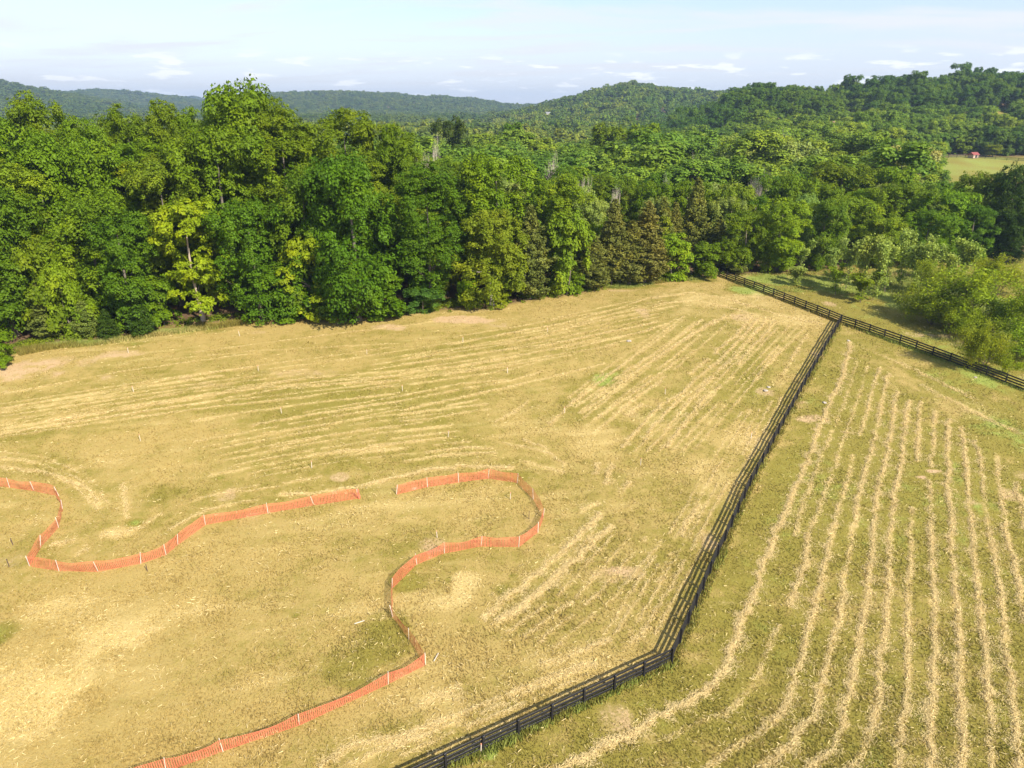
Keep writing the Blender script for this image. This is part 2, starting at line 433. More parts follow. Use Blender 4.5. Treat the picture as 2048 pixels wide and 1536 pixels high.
row_family([(0, 806), (352, 750), (700, 703), (1000, 655), (1340, 596)], [(0, 878), (352, 826), (700, 790), (1000, 748), (1300, 672)], 9, 0.24, 0.5)
row_family([(380, 880), (560, 846), (720, 818), (860, 800)], [(520, 962), (640, 936), (760, 920), (960, 900)], 9, 0.22, 0.42)
row_family([(1130, 790), (1200, 736), (1280, 680), (1345, 634)], [(1190, 875), (1280, 800), (1370, 730), (1460, 650)], 6, 0.26, 0.45)
row_family([(1260, 905), (1370, 800), (1460, 710), (1520, 645)], [(1400, 900), (1480, 810), (1560, 715), (1620, 655)], 6, 0.30, 0.45)
row_family([(0, 900), (90, 910), (180, 950), (225, 1010)], [(0, 935), (70, 944), (140, 970), (180, 1010)], 3, 0.3, 0.4)
row_family([(1320, 1270), (1420, 1090), (1500, 930), (1575, 790)], [(1190, 1270), (1310, 1090), (1410, 930), (1470, 830)], 5, 0.30, 0.26)
row_family([(690, 1500), (900, 1425), (1150, 1325)], [(880, 1515), (1080, 1425), (1270, 1330)], 4, 0.36, 0.25)
row_family([(960, 1250), (1060, 1180), (1170, 1060)], [(1130, 1300), (1250, 1200), (1350, 1080)], 5, 0.35, 0.28)

# where the rows lie, as a raster over the fields: the row itself, and the greener swath beside it
RX0, RY0, RS = -130.0, 15.0, 0.25
RW, RH = 1200, 560
ROW = np.zeros((RH, RW), np.float32)
for wid, dens, pl in HAY:
    W = [at(*p) for p in pl]
    for a, b in zip(W[:-1], W[1:]):
        n = max(2, int(math.hypot(b.x - a.x, b.y - a.y) / 0.2))
        t_ = np.linspace(0, 1, n, endpoint=False)
        qx, qy = a.x + (b.x - a.x) * t_, a.y + (b.y - a.y) * t_
        ii, jj = ((qy - RY0) / RS).astype(int), ((qx - RX0) / RS).astype(int)
        ok = (ii >= 0) & (ii < RH) & (jj >= 0) & (jj < RW)
        ROW[ii[ok], jj[ok]] = np.maximum(ROW[ii[ok], jj[ok]], min(1.1, 0.40 + 0.45 * dens + 0.4 * max(0, wid - 0.3)))


def blur(a, sigma):
    r = int(sigma * 3) + 1
    k_ = np.exp(-0.5 * (np.arange(-r, r + 1) / sigma) ** 2)
    k_ /= k_.sum()
    a = np.apply_along_axis(lambda m: np.convolve(m, k_, mode='same'), 1, a)
    return np.apply_along_axis(lambda m: np.convolve(m, k_, mode='same'), 0, a)


ROW_LINE = np.clip(blur(ROW, 0.62) * 1.5, 0, 1)
ROW_SWATH = np.clip(blur(ROW, 7.0) * 9.0, 0, 1)


def rows_at(x, y):
    ii = np.clip(((y - RY0) / RS), 0, RH - 1).astype(int)
    jj = np.clip(((x - RX0) / RS), 0, RW - 1).astype(int)
    ok = (y > RY0) & (y < RY0 + RS * RH) & (x > RX0) & (x < RX0 + RS * RW)
    return ROW_LINE[ii, jj] * ok, ROW_SWATH[ii, jj] * ok


def ground_look(x, y):
    """greenness, bareness, straw and leaf litter of the ground at world points"""
    n1 = vnoise(x, y, 9, 11)
    n2 = vnoise(x, y, 2.6, 12)
    n3 = vnoise(x + 100, y * 0.6, 22, 13)
    n4 = vnoise(x, y, 0.9, 16)
    right = sstep(-0.6, 0.6, side_of_fence(x, y))
    streak0 = vnoise(x * 0.97 + y * 0.25, (y * 0.97 - x * 0.25) * 5, 3.0, 28)
    lf = 1 - 0.45 * (1 - right)
    green = 0.22 + lf * ( 0.30 * (n3 - 0.5) + 0.28 * (n1 - 0.5) + 0.30 * (n2 - 0.5) + 0.30 * (n4 - 0.5) + 0.25 * (streak0 - 0.5))
    green = green + 0.26 * right
    bare = 0.5 * sstep(0.72, 0.9, vnoise(x, y, 3.6, 14)) * sstep(0.5, 0.8, n1)
    a_l = np.where(right > 0.5, 1.42, np.where(x > 12 + 0.05 * y, 0.85, 0.22))
    u_, v_ = x * np.cos(a_l) + y * np.sin(a_l), -x * np.sin(a_l) + y * np.cos(a_l)
    streak = 0.6 * vnoise(u_ * 0.12, v_, 1.1, 15) + 0.4 * vnoise(u_ * 0.2, v_, 0.6, 19)
    straw = 0.42 * sstep(0.45, 0.85, streak + 0.3 * (n3 - 0.5)) * (1 - 0.5 * right)
    wob = 1.1 * (0.5 * vnoise(x, y, 1.9, 17) + 0.3 * vnoise(x, y, 0.8, 26) + 0.2 * vnoise(x, y, 5.0, 27) - 0.5)
    for cx, cy, rx, ry, what, amt in PATCHES:
        d = ((x - cx) / rx) ** 2 + ((y - cy) / ry) ** 2
        w = amt * sstep(0.22, 0.95, np.exp(-d * 0.9) + wob * np.exp(-d * 0.35))
        if what == 'bare':
            bare = bare + w
        elif what == 'straw':
            straw = straw + w
            green = green - 0.5 * w
        else:
            green = green + w
    rl, rs_ = rows_at(x, y)
    rl = rl * (0.35 + 0.9 * vnoise(u_ * 0.5, v_, 0.8, 29))
    green = green + (0.18 + 0.08 * right) * rs_ * (1 - rl) - 0.3 * rl
    straw = straw * (1 - 0.5 * rs_ * (1 - rl)) + 0.75 * rl
    r = x / np.maximum(y, 20)
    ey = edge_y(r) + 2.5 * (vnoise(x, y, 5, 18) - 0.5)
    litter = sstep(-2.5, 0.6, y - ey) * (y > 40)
    # open pasture beyond the corner of the wood on the right
    past = sstep(0.54, 0.57, r) * sstep(225, 240, y) * sstep(PAST_Y + 6, PAST_Y - 2, y)
    litter = litter * (1 - past)
    green = np.where(past > 0.5, 1.0 + 0.5 * (n1 - 0.5), green)
    back = (x - FENCE_BACK.x) * (FENCE_T.y - FENCE_BACK.y) - (y - FENCE_BACK.y) * (FENCE_T.x - FENCE_BACK.x)
    beyond = sstep(0, 40, -back) * (y > 60) * (x > FENCE_BACK.x - 2)
    green = green + 0.40 * np.where(past > 0.5, 0, beyond)
    return np.clip(green, 0, 1.6), np.clip(bare, 0, 1), np.clip(straw, 0, 1), np.clip(litter, 0, 1)


# ------------------------------------------------------------------ materials
def new_mat(name):
    m = bpy.data.materials.new(name)
    m.use_nodes = True
    t = m.node_tree
    t.nodes.clear()
    out = t.nodes.new('ShaderNodeOutputMaterial')
    return m, t, out


def attr(t, name):
    n = t.nodes.new('ShaderNodeAttribute')
    n.attribute_name = name
    return n.outputs['Fac']


C_STRAW = (0.52, 0.395, 0.155)
C_DRY = (0.400, 0.292, 0.095)
C_GREEN = (0.238, 0.198, 0.037)
C_LUSH = (0.260, 0.300, 0.060)
C_BARE = (0.50, 0.345, 0.185)
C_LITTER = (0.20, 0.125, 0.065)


def grass_colour(t, jit):
    g = math_node(t, 'ADD', attr(t, 'green'), jit)
    c = mix_col(t, smooth(t, g, 0.10, 0.62), C_DRY, C_GREEN)
    c = mix_col(t, smooth(t, g, 0.75, 1.35), c, C_LUSH)
    s = math_node(t, 'ADD', attr(t, 'straw'), jit)
    c = mix_col(t, smooth(t, s, 0.10, 0.9), c, C_STRAW)
    c = mix_col(t, smooth(t, math_node(t, 'ADD', attr(t, 'bare'), jit), 0.2, 0.75), c, C_BARE)
    return c


def make_ground_mat():
    m, t, out = new_mat('mown_field')
    geo = t.nodes.new('ShaderNodeNewGeometry')
    n1 = N(t, 'ShaderNodeTexNoise', inp={'Scale': 5.0, 'Detail': 5.0, 'Roughness': 0.7})
    t.links.new(geo.outputs['Position'], n1.inputs['Vector'])
    n2 = N(t, 'ShaderNodeTexNoise', inp={'Scale': 1.1, 'Detail': 4.0, 'Roughness': 0.6})
    t.links.new(geo.outputs['Position'], n2.inputs['Vector'])
    jit = math_node(t, 'ADD', math_node(t, 'MULTIPLY', math_node(t, 'SUBTRACT', n1.outputs[0], 0.5), 0.9),
                    math_node(t, 'MULTIPLY', math_node(t, 'SUBTRACT', n2.outputs[0], 0.5), 0.7))
    c = grass_colour(t, jit)
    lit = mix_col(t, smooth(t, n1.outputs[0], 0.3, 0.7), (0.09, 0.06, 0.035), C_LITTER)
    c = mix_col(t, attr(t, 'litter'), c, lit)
    v = math_node(t, 'ADD', 0.72, math_node(t, 'MULTIPLY', n1.outputs[0], 0.5))
    c = mix_col(t, 1.0, c, N_val(t, v), 'MULTIPLY')
    b = N(t, 'ShaderNodeBump', inp={'Strength': 0.7, 'Distance': 0.12})
    t.links.new(n1.outputs[0], b.inputs['Height'])
    p = N(t, 'ShaderNodeBsdfPrincipled', inp={'Roughness': 0.9, 'Specular IOR Level': 0.15})
    t.links.new(c, p.inputs['Base Color'])
    t.links.new(b.outputs[0], p.inputs['Normal'])
    t.links.new(p.outputs[0], out.inputs[0])
    return m


def N_val(t, v):
    c = t.nodes.new('ShaderNodeCombineColor')
    for i in range(3):
        t.links.new(v, c.inputs[i])
    return c.outputs[0]


def make_blade_mat():
    m, t, out = new_mat('grass_blades')
    r = attr(t, 'rnd')
    jit = math_node(t, 'MULTIPLY', math_node(t, 'SUBTRACT', r, 0.5), 0.55)
    c = grass_colour(t, jit)
    c = mix_col(t, 1.0, c, N_val(t, math_node(t, 'ADD', 0.80, math_node(t, 'MULTIPLY', r, 0.40))), 'MULTIPLY')
    d = N(t, 'ShaderNodeBsdfPrincipled', inp={'Roughness': 0.75, 'Specular IOR Level': 0.2})
    tr = N(t, 'ShaderNodeBsdfTranslucent')
    mx = N(t, 'ShaderNodeMixShader', inp={0: 0.3})
    t.links.new(c, d.inputs['Base Color'])
    t.links.new(c, tr.inputs[0])
    t.links.new(d.outputs[0], mx.inputs[1])
    t.links.new(tr.outputs[0], mx.inputs[2])
    t.links.new(mx.outputs[0], out.inputs[0])
    return m


def make_foliage(name, trans=0.29, spec=0.12):
    m, t, out = new_mat(name)
    oi = t.nodes.new('ShaderNodeObjectInfo')
    tcn = t.nodes.new('ShaderNodeTexCoord')
    nz = N(t, 'ShaderNodeTexNoise', inp={'Scale': 0.33, 'Detail': 2.0})
    t.links.new(tcn.outputs['Object'], nz.inputs['Vector'])
    rnd = attr(t, 'rnd')
    ramp = t.nodes.new('ShaderNodeValToRGB')
    cr = ramp.color_ramp
    cr.elements[0].position, cr.elements[0].color = 0.0, (0.66, 0.75, 0.75, 1)
    cr.elements[1].position, cr.elements[1].color = 1.0, (1.32, 1.22, 1.25, 1)
    for pos, c in ((0.3, (0.82, 0.92, 0.9, 1)), (0.6, (1.05, 1.0, 0.95, 1)), (0.85, (1.22, 1.15, 0.9, 1))):
        e = cr.elements.new(pos)
        e.color = c
    t.links.new(oi.outputs['Random'], ramp.inputs[0])
    c = mix_col(t, oi.outputs['Alpha'], oi.outputs['Color'], mix_col(t, 1.0, oi.outputs['Color'], ramp.outputs[0], 'MULTIPLY'))
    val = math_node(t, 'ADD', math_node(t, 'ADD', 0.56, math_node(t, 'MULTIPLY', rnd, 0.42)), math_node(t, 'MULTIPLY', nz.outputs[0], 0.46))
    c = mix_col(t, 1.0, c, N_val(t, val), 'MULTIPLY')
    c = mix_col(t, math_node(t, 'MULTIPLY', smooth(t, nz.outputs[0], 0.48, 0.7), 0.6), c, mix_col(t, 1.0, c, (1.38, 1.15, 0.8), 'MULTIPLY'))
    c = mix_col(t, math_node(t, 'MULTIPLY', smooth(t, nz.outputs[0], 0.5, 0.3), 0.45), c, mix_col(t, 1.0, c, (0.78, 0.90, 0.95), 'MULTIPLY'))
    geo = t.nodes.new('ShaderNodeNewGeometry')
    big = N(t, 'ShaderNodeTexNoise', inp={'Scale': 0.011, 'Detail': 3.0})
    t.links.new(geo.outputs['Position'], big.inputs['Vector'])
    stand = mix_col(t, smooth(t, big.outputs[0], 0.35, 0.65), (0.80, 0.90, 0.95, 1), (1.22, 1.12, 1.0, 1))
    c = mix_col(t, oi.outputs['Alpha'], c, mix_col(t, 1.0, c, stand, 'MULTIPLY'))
    d = N(t, 'ShaderNodeBsdfPrincipled', inp={'Roughness': 0.55, 'Specular IOR Level': spec})
    tr = N(t, 'ShaderNodeBsdfTranslucent')
    mx = N(t, 'ShaderNodeMixShader', inp={0: trans})
    t.links.new(c, d.inputs['Base Color'])
    t.links.new(mix_col(t, 1.0, c, (1.4, 1.3, 0.6), 'MULTIPLY'), tr.inputs[0])
    t.links.new(d.outputs[0], mx.inputs[1])
    t.links.new(tr.outputs[0], mx.inputs[2])
    t.links.new(mx.outputs[0], out.inputs[0])
    return m


def simple_mat(name, col, rough=0.7, spec=0.3, noise=None, amount=0.3, objcol=False, bump=0.0, trans=0.0):
    m, t, out = new_mat(name)
    tcn = t.nodes.new('ShaderNodeTexCoord')
    nz = N(t, 'ShaderNodeTexNoise', inp={'Scale': noise or 3.0, 'Detail': 5.0, 'Roughness': 0.65})
    t.links.new(tcn.outputs['Object'], nz.inputs['Vector'])
    base = col + (1,)
    if objcol:
        base = t.nodes.new('ShaderNodeObjectInfo').outputs['Color']
    v = math_node(t, 'ADD', 1 - amount, math_node(t, 'MULTIPLY', nz.outputs[0], 2 * amount))
    c = mix_col(t, 1.0, base, N_val(t, v), 'MULTIPLY')
    p = N(t, 'ShaderNodeBsdfPrincipled', inp={'Roughness': rough, 'Specular IOR Level': spec})
    t.links.new(c, p.inputs['Base Color'])
    if bump:
        b = N(t, 'ShaderNodeBump', inp={'Strength': bump, 'Distance': 0.05})
        t.links.new(nz.outputs[0], b.inputs['Height'])
        t.links.new(b.outputs[0], p.inputs['Normal'])
    if trans:
        tr = N(t, 'ShaderNodeBsdfTranslucent')
        t.links.new(c, tr.inputs[0])
        mx = N(t, 'ShaderNodeMixShader', inp={0: trans})
        t.links.new(p.outputs[0], mx.inputs[1])
        t.links.new(tr.outputs[0], mx.inputs[2])
        t.links.new(mx.outputs[0], out.inputs[0])
    else:
        t.links.new(p.outputs[0], out.inputs[0])
    return m


M_GROUND = make_ground_mat()
M_BLADE = make_blade_mat()
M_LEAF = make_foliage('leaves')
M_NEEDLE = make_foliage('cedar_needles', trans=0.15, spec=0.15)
M_BARK = simple_mat('bark', (0.2, 0.17, 0.13), 0.9, 0.1, 2.5, 0.4, objcol=True, bump=0.5)
M_BLACK = simple_mat('black_fence_paint', (0.017, 0.016, 0.019), 0.45, 0.45, 1.6, 0.55)
M_NET = simple_mat('orange_plastic_net', (0.90, 0.245, 0.145), 0.35, 0.5, 1.2, 0.12, trans=0.3)
M_STAKE = simple_mat('pale_stake_wood', (0.62, 0.53, 0.42), 0.8, 0.2, 8.0, 0.2)
M_DARKSTAKE = simple_mat('weathered_stake', (0.09, 0.06, 0.05), 0.8, 0.2, 8.0, 0.3)
M_ROCK = simple_mat('limestone', (0.42, 0.36, 0.29), 0.9, 0.2, 3.0, 0.3, bump=0.6)
M_HAY = simple_mat('dry_hay', (0.74, 0.585, 0.275), 0.75, 0.25, 1.5, 0.2, trans=0.25)

# ------------------------------------------------------------------ ground
gx = np.arange(-130, 170.01, 0.36)
gy = np.arange(4, 178.01, 0.36)
X, Y = np.meshgrid(gx, gy)
Z = T(X, Y) + 0.05 * (vnoise(X, Y, 1.1, 21) - 0.5) + 0.07 * (vnoise(X, Y, 3.3, 22) - 0.5)
nx, ny = len(gx), len(gy)
idx = np.arange(nx * ny).reshape(ny, nx)
quads = np.stack([idx[:-1, :-1], idx[:-1, 1:], idx[1:, 1:], idx[1:, :-1]], -1).reshape(-1, 4)
_fx, _fy = X.ravel()[quads[:, 0]], Y.ravel()[quads[:, 0]]
quads = quads[np.abs(_fx) < 0.86 * _fy + 16]
_used = np.unique(quads)
_map = np.zeros(nx * ny, np.int32)
_map[_used] = np.arange(len(_used))
quads = _map[quads]
X, Y, Z = X.ravel()[_used], Y.ravel()[_used], Z.ravel()[_used]
gr, ba, st, li = ground_look(X.ravel(), Y.ravel())
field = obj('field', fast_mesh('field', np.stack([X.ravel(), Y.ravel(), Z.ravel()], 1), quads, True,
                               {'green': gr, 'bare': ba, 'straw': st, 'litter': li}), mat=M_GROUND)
tag(field, kind='structure')

azs = np.concatenate([np.radians(np.arange(-62, 62.01, 0.4)), np.radians(np.arange(66, 298, 4.0))])
rad = np.concatenate([np.arange(2, 170, 14.0), np.geomspace(172, 6400, 170)])
A, Rr = np.meshgrid(azs, rad)
TX, TY = np.sin(A) * Rr, np.cos(A) * Rr
TZ = T(TX, TY)
inside = sstep(-129, -122, TX) * sstep(169, 160, TX) * sstep(4, 12, TY) * sstep(178, 168, TY) * sstep(16, 6, np.abs(TX) - 0.86 * TY)
TZ = TZ - 1.6 * inside - 0.02
na, nr = len(azs), len(rad)
idx = np.arange(na * nr).reshape(nr, na)
nxt = np.roll(idx, -1, axis=1)
quads = np.stack([idx[:-1], nxt[:-1], nxt[1:], idx[1:]], -1).reshape(-1, 4)[:, ::-1]
gr, ba, st, li = ground_look(TX.ravel(), TY.ravel())
rim_pasture = (TX.ravel() / np.maximum(TY.ravel(), 20) > 0.22) & (TX.ravel() / np.maximum(TY.ravel(), 20) < 0.72) & (TY.ravel() > 445) & (TY.ravel() < 520)
li = np.where(rim_pasture, 0.0, li)
gr = np.where(rim_pasture, 0.8, gr)
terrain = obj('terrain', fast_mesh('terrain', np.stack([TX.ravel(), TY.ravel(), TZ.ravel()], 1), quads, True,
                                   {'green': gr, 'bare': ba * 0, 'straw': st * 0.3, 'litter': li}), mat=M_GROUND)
tag(terrain, kind='structure')


# ------------------------------------------------------------------ grass and hay
def blade_mesh(name, x, y, h, w, lean, extra, seed):
    g = np.random.default_rng(seed)
    n = len(x)
    z = T(x, y)
    a = g.uniform(0, 2 * math.pi, n)
    la = g.uniform(0, 2 * math.pi, n)
    tx, ty = np.cos(a) * w / 2, np.sin(a) * w / 2
    lx, ly = np.cos(la) * lean * h, np.sin(la) * lean * h
    v = np.empty((n, 3, 3), np.float32)
    v[:, 0] = np.stack([x - tx, y - ty, z - 0.02], 1)
    v[:, 1] = np.stack([x + tx, y + ty, z - 0.02], 1)
    v[:, 2] = np.stack([x + lx, y + ly, z + h], 1)
    f = np.arange(n * 3).reshape(n, 3)
    rep = lambda q: np.repeat(q, 3)
    gr, ba, st, _ = ground_look(x, y)
    at_ = {'green': rep(gr + extra), 'bare': rep(ba * 0.8), 'straw': rep(st), 'rnd': rep(g.random(n))}
    return fast_mesh(name, v.reshape(-1, 3), f, False, at_)


def field_points(n, seed, y0=22, y1=150):
    g = np.random.default_rng(seed)
    # denser where the camera is near
    u = g.random(n * 2)
    y = y0 * (y1 / y0) ** u
    r = g.uniform(-0.86, 0.9, n * 2)
    x = r * (y + 8)
    ey = edge_y(x / np.maximum(y, 20))
    keep = (y < ey + 1.0) & (x > -128) & (x < 165)
    return x[keep][:n], y[keep][:n]


x, y = field_points(430000, 31)
g31 = np.random.default_rng(32)
_, ba_, st_, _ = ground_look(x, y)
k = g31.random(len(x)) > 0.75 * np.clip(ba_, 0, 1)
x, y = x[k], y[k]
n = len(x)
patch = vnoise(x, y, 1.3, 33)
h = (0.06 + 0.15 * g31.random(n) ** 1.5) * (0.50 + 0.75 * patch)
w = 0.05 + 0.06 * g31.random(n) + 0.0006 * y
stubble = obj('stubble_grass', blade_mesh('stubble_grass', x, y, h, w, g31.uniform(0.2, 1.4, n), 0.0, 34), mat=M_BLADE)
tag(stubble, kind='stuff')


def in_px_poly(poly, n, seed):
    """n points spread over the ground inside a polygon traced on the photograph"""
    g = np.random.default_rng(seed)
    W = [at(*p) for p in poly]
    wx, wy = np.array([p.x for p in W]), np.array([p.y for p in W])
    X = g.uniform(wx.min(), wx.max(), n * 6)
    Y = g.uniform(wy.min(), wy.max(), n * 6)
    ins = np.zeros(len(X), bool)
    j = len(W) - 1
    for i in range(len(W)):
        c = ((wy[i] > Y) != (wy[j] > Y)) & (X < (wx[j] - wx[i]) * (Y - wy[i]) / (wy[j] - wy[i] + 1e-9) + wx[i])
        ins ^= c
        j = i
    return X[ins][:n], Y[ins][:n]


TALL = [([(30, 702), (90, 692), (200, 682), (280, 672), (420, 650), (520, 640), (520, 646), (420, 660), (300, 676), (210, 690), (100, 700), (40, 712)], 9000, 0.8),
        ([(1445, 556), (1500, 546), (1580, 542), (1660, 540), (1760, 548), (1800, 570), (1750, 600), (1680, 590), (1620, 585), (1560, 585), (1500, 572)], 9000, 0.3),
        ([(1750, 545), (1850, 545), (1900, 590), (1880, 640), (1800, 620)], 10000, 0.7),
        ([(1900, 650), (2048, 600), (2100, 700), (2048, 745), (1960, 720), (1900, 690)], 9000, 0.7),
        ([(1200, 575), (1240, 570), (1310, 562), (1380, 558), (1436, 552), (1430, 558), (1330, 566), (1240, 578)], 5000, 0.5)]
xs, ys, hs = [], [], []
g44 = np.random.default_rng(44)
for pa, pb in ((FENCE_T, at(1500, 975)), (at(1500, 975), FENCE_CORNER), (FENCE_CORNER, at(892, 1540)), (FENCE_BACK, FENCE_T), (FENCE_T, FENCE_RIGHT)):
    q = g44.random(3500)
    xs.append(pa.x + (pb.x - pa.x) * q + g44.normal(0, .22, 3500)); ys.append(pa.y + (pb.y - pa.y) * q + g44.normal(0, .22, 3500)); hs.append(np.full(3500, 0.42))
for i, (poly, n, hh) in enumerate(TALL):
    a, b = in_px_poly(poly, n, 40 + i)
    xs.append(a); ys.append(b); hs.append(np.full(len(a), hh))
x, y, hh = map(np.concatenate, (xs, ys, hs))
g41 = np.random.default_rng(41)
h = hh * (0.35 + 0.65 * g41.random(len(x))) * (0.5 + vnoise(x, y, 2.0, 42))
tall = obj('tall_grass', blade_mesh('tall_grass', x, y, h, 0.06 + 0.1 * g41.random(len(x)), g41.uniform(0.1, 0.6, len(x)), 0.55, 43), mat=M_BLADE)
tag(tall, kind='stuff')

# rows of cut hay: (width m, density, polyline in photograph pixels)
bx, by, bl, bw, ba2, bz = [], [], [], [], [], []
gh = np.random.default_rng(55)
ribbon_v, ribbon_f = [], []
for wid, dens, pl in HAY:
    W = [at(*p) for p in pl]
    leftish = side_of_fence(np.array([W[0].x]), np.array([W[0].y]))[0] < 0
    wid = wid * (0.64 if wid < 0.5 else 0.70)
    dens = max(dens, 0.55) if leftish and wid < 0.45 else dens
    seg = [math.hypot(W[i + 1].x - W[i].x, W[i + 1].y - W[i].y) for i in range(len(W) - 1)]
    L = sum(seg)
    cum = np.concatenate([[0], np.cumsum(seg)])
    WX, WY = np.array([p.x for p in W]), np.array([p.y for p in W])
    near = float(np.mean(WY))
    per_m = 400 * dens ** 0.7 * wid / (0.35 + near / 90.0)
    n = int(L * per_m)
    if n < 4:
        continue
    s = gh.random(n) * L
    off0 = gh.random() * 100
    # thins out and thickens along its length
    thick = vnoise(s + off0 * 7, s * 0 + off0, 1.7, 56) * 0.6 + vnoise(s + off0 * 7, s * 0 + off0, 6.0, 57) * 0.7
    keep = gh.random(n) < np.clip((thick - 0.42 + 0.26 * min(dens, 1.3)) * 1.8, 0.05, 1)
    s, thick = s[keep], thick[keep]
    n = len(s)
    X0, Y0 = np.interp(s, cum, WX), np.interp(s, cum, WY)
    dx = np.interp(np.minimum(s + 0.5, L), cum, WX) - np.interp(np.maximum(s - 0.5, 0), cum, WX)
    dy = np.interp(np.minimum(s + 0.5, L), cum, WY) - np.interp(np.maximum(s - 0.5, 0), cum, WY)
    d = np.hypot(dx, dy) + 1e-9
    dx, dy = dx / d, dy / d
    off = gh.normal(0, wid * 0.31, n) * (0.6 + 0.6 * thick) + (vnoise(s + off0, s * 0, 2.5, 58) - 0.5) * wid * 0.55 + (vnoise(s + off0, s * 0, 0.7, 59) - 0.5) * wid * 1.1
    strays = gh.random(n) < 0.30
    off = np.where(strays, off * 2.2 + 0.30 * wid, off)
    bx.append(X0 - dy * off); by.append(Y0 + dx * off)
    ang = np.arctan2(dy, dx) + gh.normal(0, 0.75, n)
    ba2.append(ang)
    bl.append(gh.uniform(0.12, 0.36, n)); bw.append(gh.uniform(0.013, 0.030, n) * (0.6 + near / 140))
    bz.append(0.03 + 0.13 * gh.random(n) * np.exp(-(off / (wid * 0.45)) ** 2) * (0.5 + 0.7 * thick) * min(1, 0.5 + wid))
# loose straw blown over the field
x, y = field_points(120000, 61)
_, _, st_, li_ = ground_look(x, y)
k = gh.random(len(x)) < (0.08 + 0.85 * st_) * (1 - li_)
x, y = x[k], y[k]
n = len(x)
bx.append(x); by.append(y); ba2.append(gh.uniform(0, 2 * math.pi, n)); bl.append(gh.uniform(0.12, 0.34, n)); bw.append(gh.uniform(0.02, 0.04, n) * (0.6 + y / 90)); bz.append(0.08 + 0.1 * gh.random(n))
x, y, l, w, a, z = map(np.concatenate, (bx, by, bl, bw, ba2, bz))
n = len(x)
zg = T(x, y) + z
ca, sa = np.cos(a), np.sin(a)
tilt = gh.normal(0, 0.25, n)
roll = gh.normal(0, 0.6, n)
V = np.empty((n, 4, 3), np.float32)
hx, hy, hz = ca * l / 2, sa * l / 2, tilt * l / 2
wx, wy, wz = -sa * w / 2, ca * w / 2, roll * w / 2
for i, (sl, sw) in enumerate(((-1, -1), (1, -0.6), (1, 0.6), (-1, 1))):
    V[:, i] = np.stack([x + sl * hx + sw * wx, y + sl * hy + sw * wy, np.maximum(zg + sl * hz + sw * wz, zg - z + 0.01)], 1)
hay = obj('cut_hay', fast_mesh('cut_hay', V.reshape(-1, 3), np.arange(n * 4).reshape(n, 4)), mat=M_HAY)
tag(hay, kind='stuff')


# ------------------------------------------------------------------ board fences
def box_mesh(name, sx, sy, sz, bevel=0.0, taper=1.0):
    bm = bmesh.new()
    bmesh.ops.create_cube(bm, size=1.0)
    for v in bm.verts:
        k = taper if v.co.z > 0 else 1.0
        v.co = Vector((v.co.x * sx * k, v.co.y * sy * k, v.co.z * sz))
    if bevel:
        bmesh.ops.bevel(bm, geom=list(bm.edges), offset=bevel, segments=1, affect='EDGES')
    me = bpy.data.meshes.new(name)
    bm.to_mesh(me)
    bm.free()
    return me


POST_ME = box_mesh('fence_post', 0.15, 0.15, 1.85, 0.012)
BOARD_ME = box_mesh('fence_board', 1.0, 0.035, 0.19, 0.006)
for me in (POST_ME, BOARD_ME):
    me.materials.append(M_BLACK)


def walk(points, pitch):
    """stations every pitch metres along a world polyline; corners always get one"""
    out = []
    for a, b in zip(points[:-1], points[1:]):
        L = math.hypot(b.x - a.x, b.y - a.y)
        n = max(1, round(L / pitch))
        for i in range(n):
            t = i / n
            out.append((a.x + (b.x - a.x) * t, a.y + (b.y - a.y) * t))
    out.append((points[-1].x, points[-1].y))
    return out


def board_fence(points, label, pitch=2.44, side=1, skip_first=False, skip_last=False, first_post=True, rails=(0.26, 0.60, 0.94, 1.28)):
    st = walk(points, pitch)
    x0, y0 = st[0]
    z0 = float(T(x0, y0))
    root = empty('board_fence', (x0, y0, z0))
    tag(root, label, 'fence', 'black board fences round the paddocks')
    prev = None
    for i, (x, y) in enumerate(st):
        z = float(T(x, y))
        j = min(i + 1, len(st) - 1)
        k = max(i - 1, 0)
        ang = math.atan2(st[j][1] - st[k][1], st[j][0] - st[k][0])
        if first_post or i > 0:
            p = obj('post', POST_ME, root, loc=(x - x0, y - y0, z - z0 + 0.54))
            p.rotation_euler = (random.gauss(0, 0.02), random.gauss(0, 0.02), ang + random.gauss(0, 0.04))
        if prev is not None:
            px, py, pz = prev
            dx, dy, dz = x - px, y - py, z - pz
            L = math.sqrt(dx * dx + dy * dy)
            a = math.atan2(dy, dx)
            nx, ny = -math.sin(a) * side * 0.093, math.cos(a) * side * 0.093
            for hgt in rails:
                b = obj('board', BOARD_ME, root)
                b.location = ((x + px) / 2 - x0 + nx, (y + py) / 2 - y0 + ny, (z + pz) / 2 - z0 + hgt + random.gauss(0, 0.016))
                b.rotation_euler = (0, -math.atan2(dz, L) + random.gauss(0, 0.009), a)
                b.scale = (math.sqrt(L * L + dz * dz) - 0.004, 1, 1)
        prev = (x, y, z)
    return root


ext = FENCE_RIGHT + (FENCE_RIGHT - FENCE_T) * 0.25
board_fence([FENCE_BACK, FENCE_T, FENCE_RIGHT, ext], 'long black four-board fence running from the wood corner across the back of both fields', side=1)
c_end = at(892, 1540)
c_ext = c_end + (c_end - FENCE_CORNER) * 0.5
board_fence([FENCE_T, at(1610, 770), at(1500, 975), at(1420, 1150), FENCE_CORNER, c_end, c_ext],
            'black four-board fence dividing the two fields and bending at a corner in the foreground', side=-1, first_post=False)


